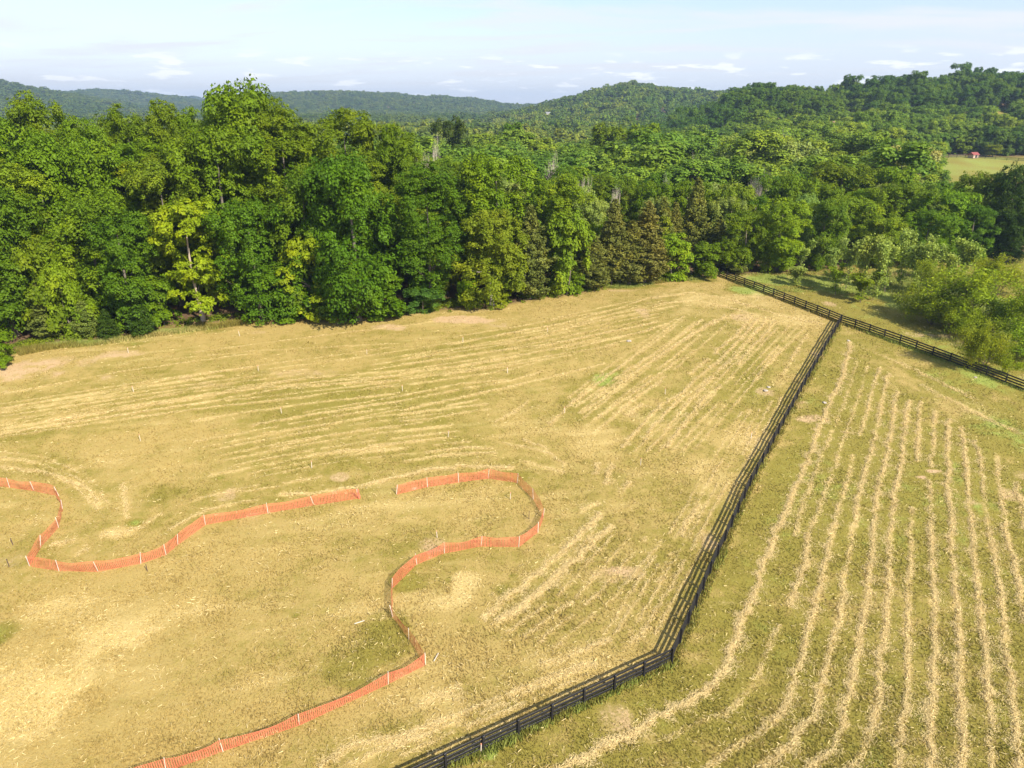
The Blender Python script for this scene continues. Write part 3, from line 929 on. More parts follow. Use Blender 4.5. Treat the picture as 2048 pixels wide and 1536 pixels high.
# ------------------------------------------------------------------ orange net fences
def net_panel(name, a, b, h0, h1, seed):
    """a bay of plastic netting between two stakes, in coordinates relative to a"""
    g = random.Random(seed)
    L = math.hypot(b[0] - a[0], b[1] - a[1])
    ux, uy = (b[0] - a[0]) / L, (b[1] - a[1]) / L
    sag = g.uniform(0.02, 0.17)
    lean = g.uniform(-0.22, 0.22)
    belly = g.uniform(0.05, 0.24)
    zslope = b[2] - a[2]

    def pt(s, t, push=0.0):
        q = 4 * s * (1 - s)
        top = h0 + (h1 - h0) * s - sag * q
        z = t * top * (1 + 0.04 * math.sin(9 * s + seed)) + zslope * s + 0.015
        side = (lean * t + belly * math.sin(math.pi * t) * math.sin(2.2 * math.pi * s + seed)) * q + push
        return (ux * L * s - uy * side, uy * L * s + ux * side, z)
    vs, fs = [], []

    def strip(pa, pb):
        for i in range(len(pa) - 1):
            k = len(vs)
            vs.extend((pa[i], pa[i + 1], pb[i + 1], pb[i]))
            fs.append((k, k + 1, k + 2, k + 3))
    rows, wid = 11, 0.018
    ns = max(4, int(L / 0.6))
    for r in range(rows):
        t = r / (rows - 1)
        w = wid * (2.0 if r in (0, rows - 1) else 1.0)
        pa = [pt(i / ns, t) for i in range(ns + 1)]
        pb = [(p[0], p[1], p[2] + w) for p in pa]
        strip(pa, pb)
    nv = int(L / 0.135)
    for c in range(nv + 1):
        s = min(max((c + g.uniform(-.1, .1)) / nv, 0), 1)
        s2 = min(s + 0.036 / L, 1.0)
        m = 4
        strip([pt(s, i / m, 0.004) for i in range(m + 1)], [pt(s2, i / m, 0.004) for i in range(m + 1)])
    me = bpy.data.meshes.new(name)
    me.from_pydata(vs, [], fs)
    me.materials.append(M_NET)
    return me


STAKE_ME = box_mesh('stake', 0.055, 0.04, 1.45, 0.0)
STAKE_ME.materials.append(M_STAKE)


def net_fence(px_list, label, seed):
    W = [at(*p) for p in px_list]
    o = W[0]
    root = empty('net_fence', o)
    tag(root, label, 'fence', 'orange plastic net fences in the field')
    rr = random.Random(seed)
    H = [rr.uniform(0.92, 1.10) for _ in W]
    for i, p in enumerate(W):
        s = obj('stake', STAKE_ME, root, loc=(p.x - o.x, p.y - o.y, p.z - o.z + 0.42))
        s.rotation_euler = (rr.gauss(0, 0.07), rr.gauss(0, 0.08), rr.uniform(0, 3))
        if i + 1 < len(W):
            q = W[i + 1]
            L = math.hypot(q.x - p.x, q.y - p.y)
            m = obj('net_panel', net_panel('net_panel', p, q, H[i], H[i + 1], seed * 100 + i), root,
                    loc=(p.x - o.x, p.y - o.y, p.z - o.z))
    return root


net_fence([(-110, 955), (-45, 968), (19, 975), (67, 982), (116, 992), (126, 1020), (117, 1055), (83, 1093), (59, 1133), (118, 1142), (195, 1144), (283, 1127), (332, 1110), (357, 1089), (411, 1050), (536, 1026), (626, 1011), (716, 997)],
          'orange net fence snaking in from the left edge and ending at a gap', 3)
net_fence([(794, 989), (855, 974), (917, 965), (977, 957), (1035, 966), (1066, 998), (1087, 1036), (1076, 1065), (1038, 1094), (963, 1093), (889, 1107), (833, 1129), (785, 1177), (784, 1233), (818, 1279), (851, 1330), (777, 1368), (599, 1451), (445, 1503), (333, 1544), (205, 1591)],
          'orange net fence looping round mid field and running down to the bottom edge', 5)
# the gathered end of the left net
e = at(716, 997)
bm = bmesh.new()
gg = random.Random(4)
segs, rings = 8, 7
ring_prev = None
for r in range(rings):
    zz = r / (rings - 1) * 1.05
    ring = []
    for s in range(segs):
        a = 2 * math.pi * s / segs
        rad_ = (0.10 + 0.035 * math.sin(3 * a + r)) * (1.15 - 0.25 * zz)
        ring.append(bm.verts.new((math.cos(a) * rad_ - 0.06 * zz, math.sin(a) * rad_, zz)))
    if ring_prev:
        for s in range(segs):
            bm.faces.new((ring_prev[s], ring_prev[(s + 1) % segs], ring[(s + 1) % segs], ring[s]))
    ring_prev = ring
bm.faces.new(ring_prev)
me = bpy.data.meshes.new('net_roll')
bm.to_mesh(me); bm.free()
roll_o = obj('net_roll', me, mat=M_NET, loc=(e.x + 0.12, e.y, e.z))
tag(roll_o, 'rolled up bundle of orange net standing at the gap between the two net fences', 'net roll')

# ------------------------------------------------------------------ survey stakes, sticks, rocks
SURVEY = [  # px, py, dark?, where
    (257, 706, 0, 'pale survey stake nearest the wood on the left, beside bare pinkish soil'),
    (479, 672, 0, 'pale survey stake just off the wood edge, right of the thick pale trunk'),
    (517, 742, 0, 'pale survey stake above the pale soil strip in the left field'),
    (267, 784, 0, 'reddish pale survey stake among hay rows at far left'),
    (563, 827, 0, 'pale survey stake in the middle of the left hay rows'),
    (281, 882, 0, 'pale survey stake on plain turf above the left net'),
    (624, 936, 0, 'pale survey stake just above the free end of the left net'),
    (734, 709, 0, 'pale survey stake below the hanging oak branches at the wood'),
    (926, 684, 0, 'pale survey stake beside a patch of straw under the middle wood'),
    (1095, 664, 0, 'thin pale survey stake below the row of cedars'),
    (805, 782, 0, 'pale survey stake on open turf in the centre of the field'),
    (1015, 746, 0, 'thin pale survey stake left of the green patch'),
    (897, 874, 0, 'pale survey stake above the looping net fence'),
    (1129, 826, 0, 'thin pale survey stake where hay rows meet, below the green patch'),
    (1330, 789, 0, 'thin pale survey stake among the slanting hay rows'),
    (1281, 930, 0, 'thin pale survey stake in faded grass right of the net loop'),
    (1502, 877, 0, 'thin pale survey stake on straw beside the dividing board fence'),
    (1021, 999, 0, 'pale survey stake inside the top of the net loop'),
    (874, 1076, 0, 'grey survey stake inside the net loop, left of its lower side'),
    (1058, 1037, 1, 'dark stake inside the right end of the net loop'),
    (26, 1091, 1, 'dark stake at the left edge inside the left net bend'),
    (18, 1133, 1, 'low dark stake at the left edge beside the net corner'),
    (295, 1143, 1, 'dark stake standing just below the left net fence'),
    (676, 649, 0, 'pale stake in the tree shadow at the wood edge'),
    (1003, 610, 0, 'pale stake close under the wood edge left of the cedars'),
    (962, 1507, 0, 'white marker stake against the near board fence'),
]
SURV_ME = box_mesh('survey_stake', 0.06, 0.045, 1.05, 0.0)
SURV_ME.materials.append(M_STAKE)
SURV_DK = box_mesh('survey_stake', 0.07, 0.05, 0.95, 0.0)
SURV_DK.materials.append(M_DARKSTAKE)
CAP_ME = box_mesh('tip', 0.066, 0.050, 0.10, 0.0)
CAP_ME.materials.append(simple_mat('marker_paint', (0.75, 0.32, 0.22), 0.6))
for px, py, dk, lab in SURVEY:
    p = at(px, py)
    s = obj('survey_stake', SURV_DK if dk else SURV_ME, loc=(p.x, p.y, p.z + (0.30 if dk else 0.32)))
    s.rotation_euler = (random.gauss(0, .04), random.gauss(0, .06), random.uniform(0, 3))
    tag(s, lab, 'stake', 'survey stakes standing in the field')
    if not dk:
        obj('tip', CAP_ME, s, loc=(0, 0, 0.48))


def lying_stick(pa, pb, lab):
    a, b = at(*pa), at(*pb)
    L = math.hypot(b.x - a.x, b.y - a.y)
    me = box_mesh('fallen_stake', L, 0.06, 0.05, 0.0)
    s = obj('fallen_stake', me, mat=M_STAKE, loc=((a.x + b.x) / 2, (a.y + b.y) / 2, (a.z + b.z) / 2 + 0.09))
    s.rotation_euler = (0, -0.06, math.atan2(b.y - a.y, b.x - a.x))
    tag(s, lab, 'stake', 'stakes lying on the grass')


lying_stick((868, 1324), (877, 1308), 'pale fallen stake on the grass right of the net corner')
lying_stick((709, 1249), (729, 1243), 'grey fallen stake lying inside the lower net curve')


def rock_mesh(seed, r):
    bm = bmesh.new()
    bmesh.ops.create_icosphere(bm, subdivisions=2, radius=r)
    g = random.Random(seed)
    for v in bm.verts:
        v.co *= g.uniform(0.78, 1.15)
        v.co.z *= 0.55
    me = bpy.data.meshes.new('rock')
    bm.to_mesh(me); bm.free()
    me.materials.append(M_ROCK)
    return me


for i, (px, py, r, lab) in enumerate([
        (1258, 683, 0.5, 'pale flat rock lying by the upper hay rows in the left field'), (1537, 775, 0.38, 'pale rock left of the dividing fence, further of a pair'), (1531, 782, 0.42, 'pale rock left of the dividing fence, nearer of a pair'),
        (1697, 682, 0.35, 'rock at the head of the hay row just inside the fence junction'), (1649, 806, 0.35, 'grey rock right of the dividing fence beside the hay row'), (1951, 755, 0.3, 'white rock at the foot of the back fence under the small tree'), (962, 1506, 0.01, '')]):
    if r < 0.05:
        continue
    p = at(px, py)
    o = obj('rock', rock_mesh(70 + i, r), loc=(p.x, p.y, p.z + r * 0.15))
    o.rotation_euler = (0, 0, i * 1.3)
    o.scale = (0.75, 0.7, 0.6)
    tag(o, lab, 'rock', 'rocks lying in the mown grass')


# ------------------------------------------------------------------ trees
def tube(vs, fs, pts, radii, sides):
    base0 = None
    for i, (p, r) in enumerate(zip(pts, radii)):
        p = Vector(p)
        d = (Vector(pts[min(i + 1, len(pts) - 1)]) - Vector(pts[max(i - 1, 0)]))
        d = d.normalized() if d.length > 1e-6 else Vector((0, 0, 1))
        a = d.cross(Vector((0.31, 0.95, 0.05))).normalized()
        b = d.cross(a)
        k = len(vs)
        for s in range(sides):
            t = 2 * math.pi * s / sides
            q = p + a * (math.cos(t) * r) + b * (math.sin(t) * r)
            vs.append((q.x, q.y, q.z))
        if base0 is not None:
            for s in range(sides):
                fs.append((base0 + s, base0 + (s + 1) % sides, k + (s + 1) % sides, k + s))
        base0 = k


def leaves_mesh(name, pos, nrm, size, g, slim=0.62, along=None):
    n = len(pos)
    t = g.normal(size=(n, 3)) if along is None else along + 0.35 * g.normal(size=(n, 3))
    t -= nrm * (t * nrm).sum(1, keepdims=True)
    t /= np.linalg.norm(t, axis=1, keepdims=True) + 1e-9
    b = np.cross(nrm, t)
    s = (size * g.uniform(0.65, 1.35, n))[:, None]
    V = np.empty((n, 4, 3), np.float32)
    V[:, 0] = pos - t * s * 0.5
    V[:, 1] = pos + b * s * 0.5 * slim + t * s * 0.05
    V[:, 2] = pos + t * s * 0.5
    V[:, 3] = pos - b * s * 0.5 * slim + t * s * 0.05
    return fast_mesh(name, V.reshape(-1, 3), np.arange(n * 4).reshape(n, 4), False, {'rnd': np.repeat(g.random(n), 4)})


def broad_proto(name, seed, H, R, zb, nlobes, lobe_r, flat, nleaf, leaf, shape=(1.0, 0.62), spread=0.62, mat=None, up=0.35, trunk_r=0.34, limbs=9, spray=0.52, per_spray=18):
    """crown of many leafy lobes over an uneven envelope, and the trunk with limbs that reach them"""
    g = np.random.default_rng(seed)
    t = g.random(nlobes) ** 0.78
    t[:nlobes // 7] = g.uniform(0.80, 0.97, nlobes // 7)     # a well filled, rounded top
    # envelope: widest at shape[1]
    wmax = shape[1]
    prof = np.where(t < wmax, 0.66 + 0.34 * np.sin(t / wmax * math.pi / 2), np.sqrt(np.clip(1 - (np.abs(t - wmax) / (1.04 - wmax)) ** 3.0, 0.12, 1)))
    az = g.uniform(0, 2 * math.pi, nlobes)
    az_wob = 1 + 0.22 * np.sin(2 * az + seed) + 0.14 * np.sin(3 * az + 2.1 * seed)
    rho = np.maximum(g.random(nlobes) ** spread, 0.15)
    rr = R * prof * rho * az_wob * g.uniform(0.82, 1.08, nlobes)
    zc = zb + t * (H - zb) * shape[0] - lobe_r * 0.5
    c = np.stack([np.cos(az) * rr, np.sin(az) * rr, zc], 1)
    lr = lobe_r * g.uniform(0.6, 1.35, nlobes) * (0.75 + 0.35 * (1 - t))
    w = lr ** 2
    # every lobe carries leafy sprays; the gaps between sprays let the shade show
    ns = max(60, int(nleaf / per_spray))
    sl = g.choice(nlobes, ns, p=w / w.sum())
    d = g.normal(size=(ns, 3))
    d[:, 2] += up
    outv = np.stack([np.cos(az[sl]), np.sin(az[sl]), np.zeros(ns)], 1) * 0.55
    d = d / np.linalg.norm(d, axis=1, keepdims=True) + outv
    d /= np.linalg.norm(d, axis=1, keepdims=True)
    sc = c[sl] + d * (lr[sl] * g.uniform(0.62, 1.12, ns))[:, None] * np.array([1, 1, flat])
    sr = spray * g.uniform(0.45, 1.6, ns)
    sn = d * 0.6 + np.array([0, 0, 0.75])
    sn /= np.linalg.norm(sn, axis=1, keepdims=True)
    li = g.choice(ns, nleaf, p=sr ** 2 / (sr ** 2).sum())
    n = len(li)
    e = g.normal(size=(n, 3))
    e /= np.linalg.norm(e, axis=1, keepdims=True)
    dn = (e * sn[li]).sum(1, keepdims=True)
    e = e - sn[li] * dn * 0.62                                # a flattened, slightly domed spray
    dome = (e ** 2).sum(1, keepdims=True)
    pos = sc[li] + (e * g.uniform(0.35, 1.0, (n, 1)) - sn[li] * 0.28 * dome) * sr[li][:, None]
    nrm = sn[li] * 0.9 + e * 0.5 + g.normal(size=(n, 3)) * 0.36
    nrm /= np.linalg.norm(nrm, axis=1, keepdims=True)
    keep = pos[:, 2] > 0.25
    crown = leaves_mesh(name + '_crown', pos[keep], nrm[keep], leaf, g)
    crown.materials.append(mat or M_LEAF)
    vs, fs = [], []
    bend = g.normal(size=2) * 0.25
    ztop = zb + (H - zb) * 0.82
    pts, rad2 = [], []
    for i in range(9):
        q = i / 8
        pts.append((bend[0] * math.sin(q * 3), bend[1] * math.sin(q * 2.5), -0.3 + q * ztop))
        rad2.append(trunk_r * (1.0 - 0.82 * q) * (1.55 if i == 0 else 1.0))
    tube(vs, fs, pts, rad2, 8)
    order = np.argsort(-lr)
    for j in order[:limbs]:
        q = g.uniform(0.22, 0.72)
        k = q * 8
        i0 = int(k)
        pa = Vector(pts[i0]).lerp(Vector(pts[i0 + 1]), k - i0)
        pe = Vector(c[j])
        if pe.z < pa.z:
            pa = Vector(pts[max(1, int(8 * max(0.1, (pe.z - 1.5) / ztop)))])
        mid = pa.lerp(pe, 0.5) + Vector((0, 0, -0.06 * (pe - pa).length))
        r0 = trunk_r * (1 - 0.8 * q) * 0.55
        tube(vs, fs, [pa, pa.lerp(mid, 0.5), mid, pe], [r0, r0 * 0.75, r0 * 0.5, r0 * 0.15], 5)
    trunk = bpy.data.meshes.new(name + '_trunk')
    trunk.from_pydata(vs, [], fs)
    trunk.materials.append(M_BARK)
    trunk.polygons.foreach_set('use_smooth', np.ones(len(fs), dtype=bool))
    return dict(crown=crown, trunk=trunk, H=H, R=R * 1.12)


def cedar_proto(name, seed, H, R, nspray, nleaf, leaf, zb=1.0, ragged=0.35, trunk_r=0.2):
    g = np.random.default_rng(seed)
    t = g.random(nspray) ** 1.15
    az = g.uniform(0, 2 * math.pi, nspray)
    rr = R * (1 - t) ** 0.72 * (1 + ragged * g.normal(size=nspray) * 0.5) * np.where(t < 0.12, 0.7 + 2.5 * t, 1)
    rr = np.clip(rr, 0.12, None)
    tip = np.stack([np.cos(az) * rr, np.sin(az) * rr, zb + t * (H - zb) + rr * g.uniform(0.15, 0.5, nspray)], 1)
    root_ = np.stack([np.cos(az) * 0.1, np.sin(az) * 0.1, zb + t * (H - zb) - 0.1 * rr], 1)
    w = rr + 0.4
    cnt = g.multinomial(nleaf, w / w.sum())
    li = np.repeat(np.arange(nspray), cnt)
    n = len(li)
    q = g.random(n) ** 0.55
    pos = root_[li] * (1 - q)[:, None] + tip[li] * q[:, None]
    spread = 0.10 + 0.20 * rr[li] * (1.05 - q)
    pos = pos + g.normal(size=(n, 3)) * np.stack([spread, spread, spread * 0.75], 1)
    dirv = tip[li] - root_[li]
    dirv /= np.linalg.norm(dirv, axis=1, keepdims=True)
    nrm = g.normal(size=(n, 3)) * 0.7 + np.array([0, 0, 0.5]) + dirv * 0.4
    nrm /= np.linalg.norm(nrm, axis=1, keepdims=True)
    crown = leaves_mesh(name + '_crown', pos, nrm, leaf, g, 0.42, dirv)
    crown.materials.append(M_NEEDLE)
    vs, fs = [], []
    tube(vs, fs, [(0, 0, -0.3), (0.03, 0.02, H * 0.2), (-0.03, 0.05, H * 0.5), (0, 0, H * 0.97)], [trunk_r * 1.4, trunk_r, trunk_r * .6, 0.02], 7)
    for j in range(0, nspray, max(1, nspray // 26)):
        tube(vs, fs, [root_[j], (root_[j] + tip[j]) / 2, tip[j]], [0.05, 0.035, 0.012], 4)
    trunk = bpy.data.meshes.new(name + '_trunk')
    trunk.from_pydata(vs, [], fs)
    trunk.materials.append(M_BARK)
    return dict(crown=crown, trunk=trunk, H=H, R=R)


def branchy(vs, fs, g, p, d, L, r, depth, tips, up=0.25, spread=0.55, split=(2, 3), sides=5):
    n = 3
    pts, rd = [p], [r]
    q = Vector(p)
    dd = Vector(d)
    for i in range(n):
        dd = (dd + Vector((g.normal(0, .14), g.normal(0, .14), g.normal(0, .08) + up * .12))).normalized()
        q = q + dd * (L / n)
        pts.append(q.copy())
        rd.append(r * (1 - 0.42 * (i + 1) / n))
    tube(vs, fs, pts, rd, sides if depth > 1 else 3)
    if depth == 0:
        tips.append((pts[-1], dd.copy()))
        return
    for i in range(int(g.integers(split[0], split[1] + 1))):
        a = pts[-1] if i < 2 else pts[-2]
        nd = (dd + Vector(g.normal(0, spread, 3)) + Vector((0, 0, up))).normalized()
        branchy(vs, fs, g, a, nd, L * g.uniform(.62, .85), r * 0.58 * g.uniform(.75, 1), depth - 1, tips, up, spread, split, sides)
    tips.append((pts[2], dd.copy()))


def open_proto(name, seed, H, R, leaf_per_tip, leaf, stems=1, depth=4, up=0.3, spread=0.5, droop=0.0, r0=0.09, first=0.28, cluster=0.5, slim=0.6, mat=None, low=0):
    """airy tree: real branches, leaves clustered round the twig ends"""
    g = np.random.default_rng(seed)
    vs, fs, tips = [], [], []
    for s in range(stems):
        a = 2 * math.pi * s / max(stems, 1) + g.uniform(0, 1)
        lean = 0.0 if stems == 1 else g.uniform(.15, .4)
        branchy(vs, fs, g, Vector((math.cos(a) * .15 * (stems > 1), math.sin(a) * .15 * (stems > 1), -0.2)), Vector((math.cos(a) * lean, math.sin(a) * lean, 1)).normalized(), H * first, r0, depth, tips, up, spread, (2, 3))
    for s in range(low):
        a = g.uniform(0, 6.28)
        z = g.uniform(.1, .5) * H
        branchy(vs, fs, g, Vector((0, 0, z)), Vector((math.cos(a), math.sin(a), .35)).normalized(), R * .6, r0 * .3, 1, tips, up * .5, spread, (2, 3))
    V = np.array(vs, float)
    zmax = max(V[:, 2].max(), 1e-3)
    rmax = max(np.percentile(np.hypot(V[:, 0], V[:, 1]), 97), 1e-3)
    S = np.array([R / rmax, R / rmax, H * 0.96 / zmax])
    V[:, :2] *= S[0]
    V[:, 2] *= S[2]
    trunk = bpy.data.meshes.new(name + '_trunk')
    trunk.from_pydata(V.tolist(), [], fs)
    trunk.materials.append(M_BARK)
    crown = None
    if leaf_per_tip:
        tp = np.array([list(p) for p, _ in tips]) * S
        td = np.array([list(d) for _, d in tips])
        li = np.repeat(np.arange(len(tp)), leaf_per_tip)
        n = len(li)
        pos = tp[li] + g.normal(size=(n, 3)) * cluster - td[li] * g.random((n, 1)) * cluster * 0.8
        pos[:, 2] -= droop * g.random(n)
        nrm = g.normal(size=(n, 3)) * 0.6 + np.array([0, 0, 0.7])
        nrm /= np.linalg.norm(nrm, axis=1, keepdims=True)
        k = pos[:, 2] > 0.15
        crown = leaves_mesh(name + '_crown', pos[k], nrm[k], leaf, g, slim)
        crown.materials.append(mat or M_LEAF)
    return dict(crown=crown, trunk=trunk, H=H, R=R)


PROTO = {
    'oak': [broad_proto('oak', 101, 24, 5.8, 2.2, 100, 1.75, 0.86, 50000, 0.30, (1.0, 0.66), up=0.3),
            broad_proto('oak', 102, 25, 5.4, 1.8, 120, 1.55, 0.9, 52000, 0.30, (1.0, 0.60), up=0.28),
            broad_proto('oak', 103, 23, 6.0, 3.0, 100, 1.8, 0.8, 50000, 0.30, (1.0, 0.72), up=0.3),
            broad_proto('oak', 104, 26, 5.0, 1.5, 130, 1.5, 0.95, 52000, 0.30, (1.0, 0.56), up=0.28)],
    'round': [broad_proto('round', 106, 15, 5.4, 0.8, 90, 1.45, 0.88, 36000, 0.29, (1.0, 0.55), up=0.3),
              broad_proto('round', 107, 14, 5.2, 1.0, 80, 1.5, 0.82, 36000, 0.29, (1.0, 0.6), up=0.32),
              broad_proto('round', 108, 15, 5.0, 0.6, 100, 1.3, 0.9, 36000, 0.29, (1.0, 0.62), up=0.3)],
    'maple': [broad_proto('maple', 111, 17, 5.6, 3.0, 75, 1.55, 0.42, 20000, 0.46, (1.0, 0.45), up=0.75, limbs=4),
              broad_proto('maple', 112, 12, 4.6, 1.0, 60, 1.35, 0.45, 15000, 0.42, (1.0, 0.4), up=0.7, trunk_r=0.22)],
    'small': [broad_proto('small', 121, 9, 3.0, 0.8, 46, 1.05, 0.62, 11000, 0.36, (1.0, 0.45), trunk_r=0.13, limbs=7),
              broad_proto('small', 122, 8, 3.2, 1.6, 42, 1.1, 0.55, 10000, 0.36, (1.0, 0.5), trunk_r=0.12, limbs=7)],
    'cedar': [cedar_proto('cedar', 131, 14, 2.9, 330, 26000, 0.40),
              cedar_proto('cedar', 132, 13, 2.5, 300, 24000, 0.38, 0.8, 0.5),
              cedar_proto('cedar', 133, 6, 1.9, 180, 11000, 0.30, 0.35, 0.3, 0.1)],
    'sycamore': [open_proto('sycamore', 141, 9.5, 2.1, 26, 0.32, 1, 4, 0.60, 0.36, 0, 0.10, 0.42, 0.27, 0.8, low=2),
                 open_proto('sycamore', 142, 9.0, 1.9, 26, 0.32, 2, 4, 0.60, 0.33, 0, 0.08, 0.40, 0.27, 0.8, low=2)],
    'locust': [open_proto('locust', 151, 9.0, 4.2, 34, 0.25, 4, 4, 0.20, 0.60, 0.25, 0.11, 0.32, 0.34, 0.5, low=4),
               open_proto('locust', 152, 8.0, 3.8, 34, 0.25, 5, 4, 0.18, 0.62, 0.25, 0.09, 0.30, 0.34, 0.5, low=4),
               open_proto('locust', 153, 5.5, 2.5, 16, 0.22, 3, 4, 0.25, 0.5, 0.1, 0.06, 0.36, 0.25, 0.5)],
    'bare': [open_proto('bare', 161, 15, 3.6, 0, 0, 1, 6, 0.32, 0.42, 0, 0.42, 0.26),
             open_proto('bare', 162, 14, 3.4, 0, 0, 3, 5, 0.42, 0.36, 0, 0.36, 0.28)],
    'mid': [broad_proto('mid', 171, 17, 5.6, 3, 44, 1.9, 0.85, 10500, 0.60, (1.0, 0.6), limbs=5, spray=0.85, per_spray=14),
            broad_proto('mid', 172, 18, 5.2, 3, 48, 1.7, 0.9, 10500, 0.58, (1.0, 0.58), limbs=5, spray=0.85, per_spray=14),
            broad_proto('mid', 173, 16, 6.0, 3, 40, 2.1, 0.8, 10500, 0.62, (1.0, 0.62), limbs=5, spray=0.85, per_spray=14),
            broad_proto('mid', 174, 15, 4.6, 2, 40, 1.5, 0.9, 9500, 0.56, (1.0, 0.56), limbs=5, spray=0.85, per_spray=14)],
    'far': [broad_proto('far', 181, 16, 6.2, 1.0, 18, 2.5, 0.72, 750, 2.0, (1.0, 0.5), limbs=3, spray=1.5, per_spray=6),
            broad_proto('far', 182, 17, 5.6, 1.0, 16, 2.4, 0.8, 700, 2.0, (1.0, 0.5), limbs=3, spray=1.5, per_spray=6),
            broad_proto('far', 183, 15, 6.6, 1.0, 20, 2.7, 0.65, 800, 2.1, (1.0, 0.55), limbs=3, spray=1.5, per_spray=6)],
}
NAMES = {'oak': 'oak_tree', 'round': 'round_tree', 'maple': 'maple_tree', 'small': 'young_tree', 'cedar': 'cedar_tree', 'sycamore': 'sycamore_tree',
         'locust': 'locust_tree', 'bare': 'bare_tree', 'mid': 'broadleaf_tree', 'far': 'broadleaf_tree'}

TINT = {'mid': (0.124, 0.194, 0.005), 'deep': (0.084, 0.155, 0.005), 'dark': (0.042, 0.076, 0.005), 'light': (0.166, 0.238, 0.010), 'yellow': (0.210, 0.285, 0.007),  # dark: dark foliage, and shade painted into the right edge trees
        'lime': (0.172, 0.266, 0.007), 'pale': (0.230, 0.295, 0.060), 'olive': (0.150, 0.170, 0.028), 'brown': (0.158, 0.166, 0.030), 'silver': (0.280, 0.360, 0.066),
        'willow': (0.220, 0.292, 0.011), 'gold': (0.208, 0.270, 0.011), 'blue': (0.078, 0.142, 0.020), 'cream': (0.32, 0.34, 0.10), 'grey': (0.3, 0.27, 0.24)}
BARK = {'maple': (0.22, 0.18, 0.13), 'oak': (0.17, 0.145, 0.115), 'bare': (0.52, 0.44, 0.36), 'cedar': (0.25, 0.19, 0.15), 'sycamore': (0.20, 0.15, 0.13), 'locust': (0.17, 0.13, 0.10)}

FIRST = {}
TREES = []                        # (x, y, radius) of every placed tree


def put_tree(kind, x, y, height, width, tint, rz=None, var=0.0, variant=None, bark=None, sink=0.1):
    if kind == 'oak' and height / width < 1.75:
        kind, variant = 'round', (None if variant is None else variant % 3)
    ps = PROTO[kind]
    i = random.randrange(len(ps)) if variant is None else variant
    p = ps[i]
    sz = height / p['H']
    sx = width / (2 * p['R'])
    root = empty(NAMES[kind], (x, y, float(T(x, y)) - sink), random.uniform(0, 6.28) if rz is None else rz, (sx, sx * random.uniform(.93, 1.07), sz))
    col = TINT[tint] if isinstance(tint, str) else tint
    if (kind, i) in FIRST:
        src = FIRST[(kind, i)]
        parts = [s.copy() for s in src]
        for c in parts:
            COL.objects.link(c)
            c.parent = root
    else:
        parts = []
        if p['crown'] is not None:
            parts.append(obj('crown', p['crown'], root))
        parts.append(obj('trunk', p['trunk'], root))
        FIRST[(kind, i)] = parts
    j = [random.uniform(.92, 1.08) for _ in range(3)]
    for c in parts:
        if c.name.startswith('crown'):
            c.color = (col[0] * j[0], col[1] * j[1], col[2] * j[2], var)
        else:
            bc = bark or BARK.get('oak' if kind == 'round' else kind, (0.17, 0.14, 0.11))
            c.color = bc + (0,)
    TREES.append((x, y, width / 2))
    return root


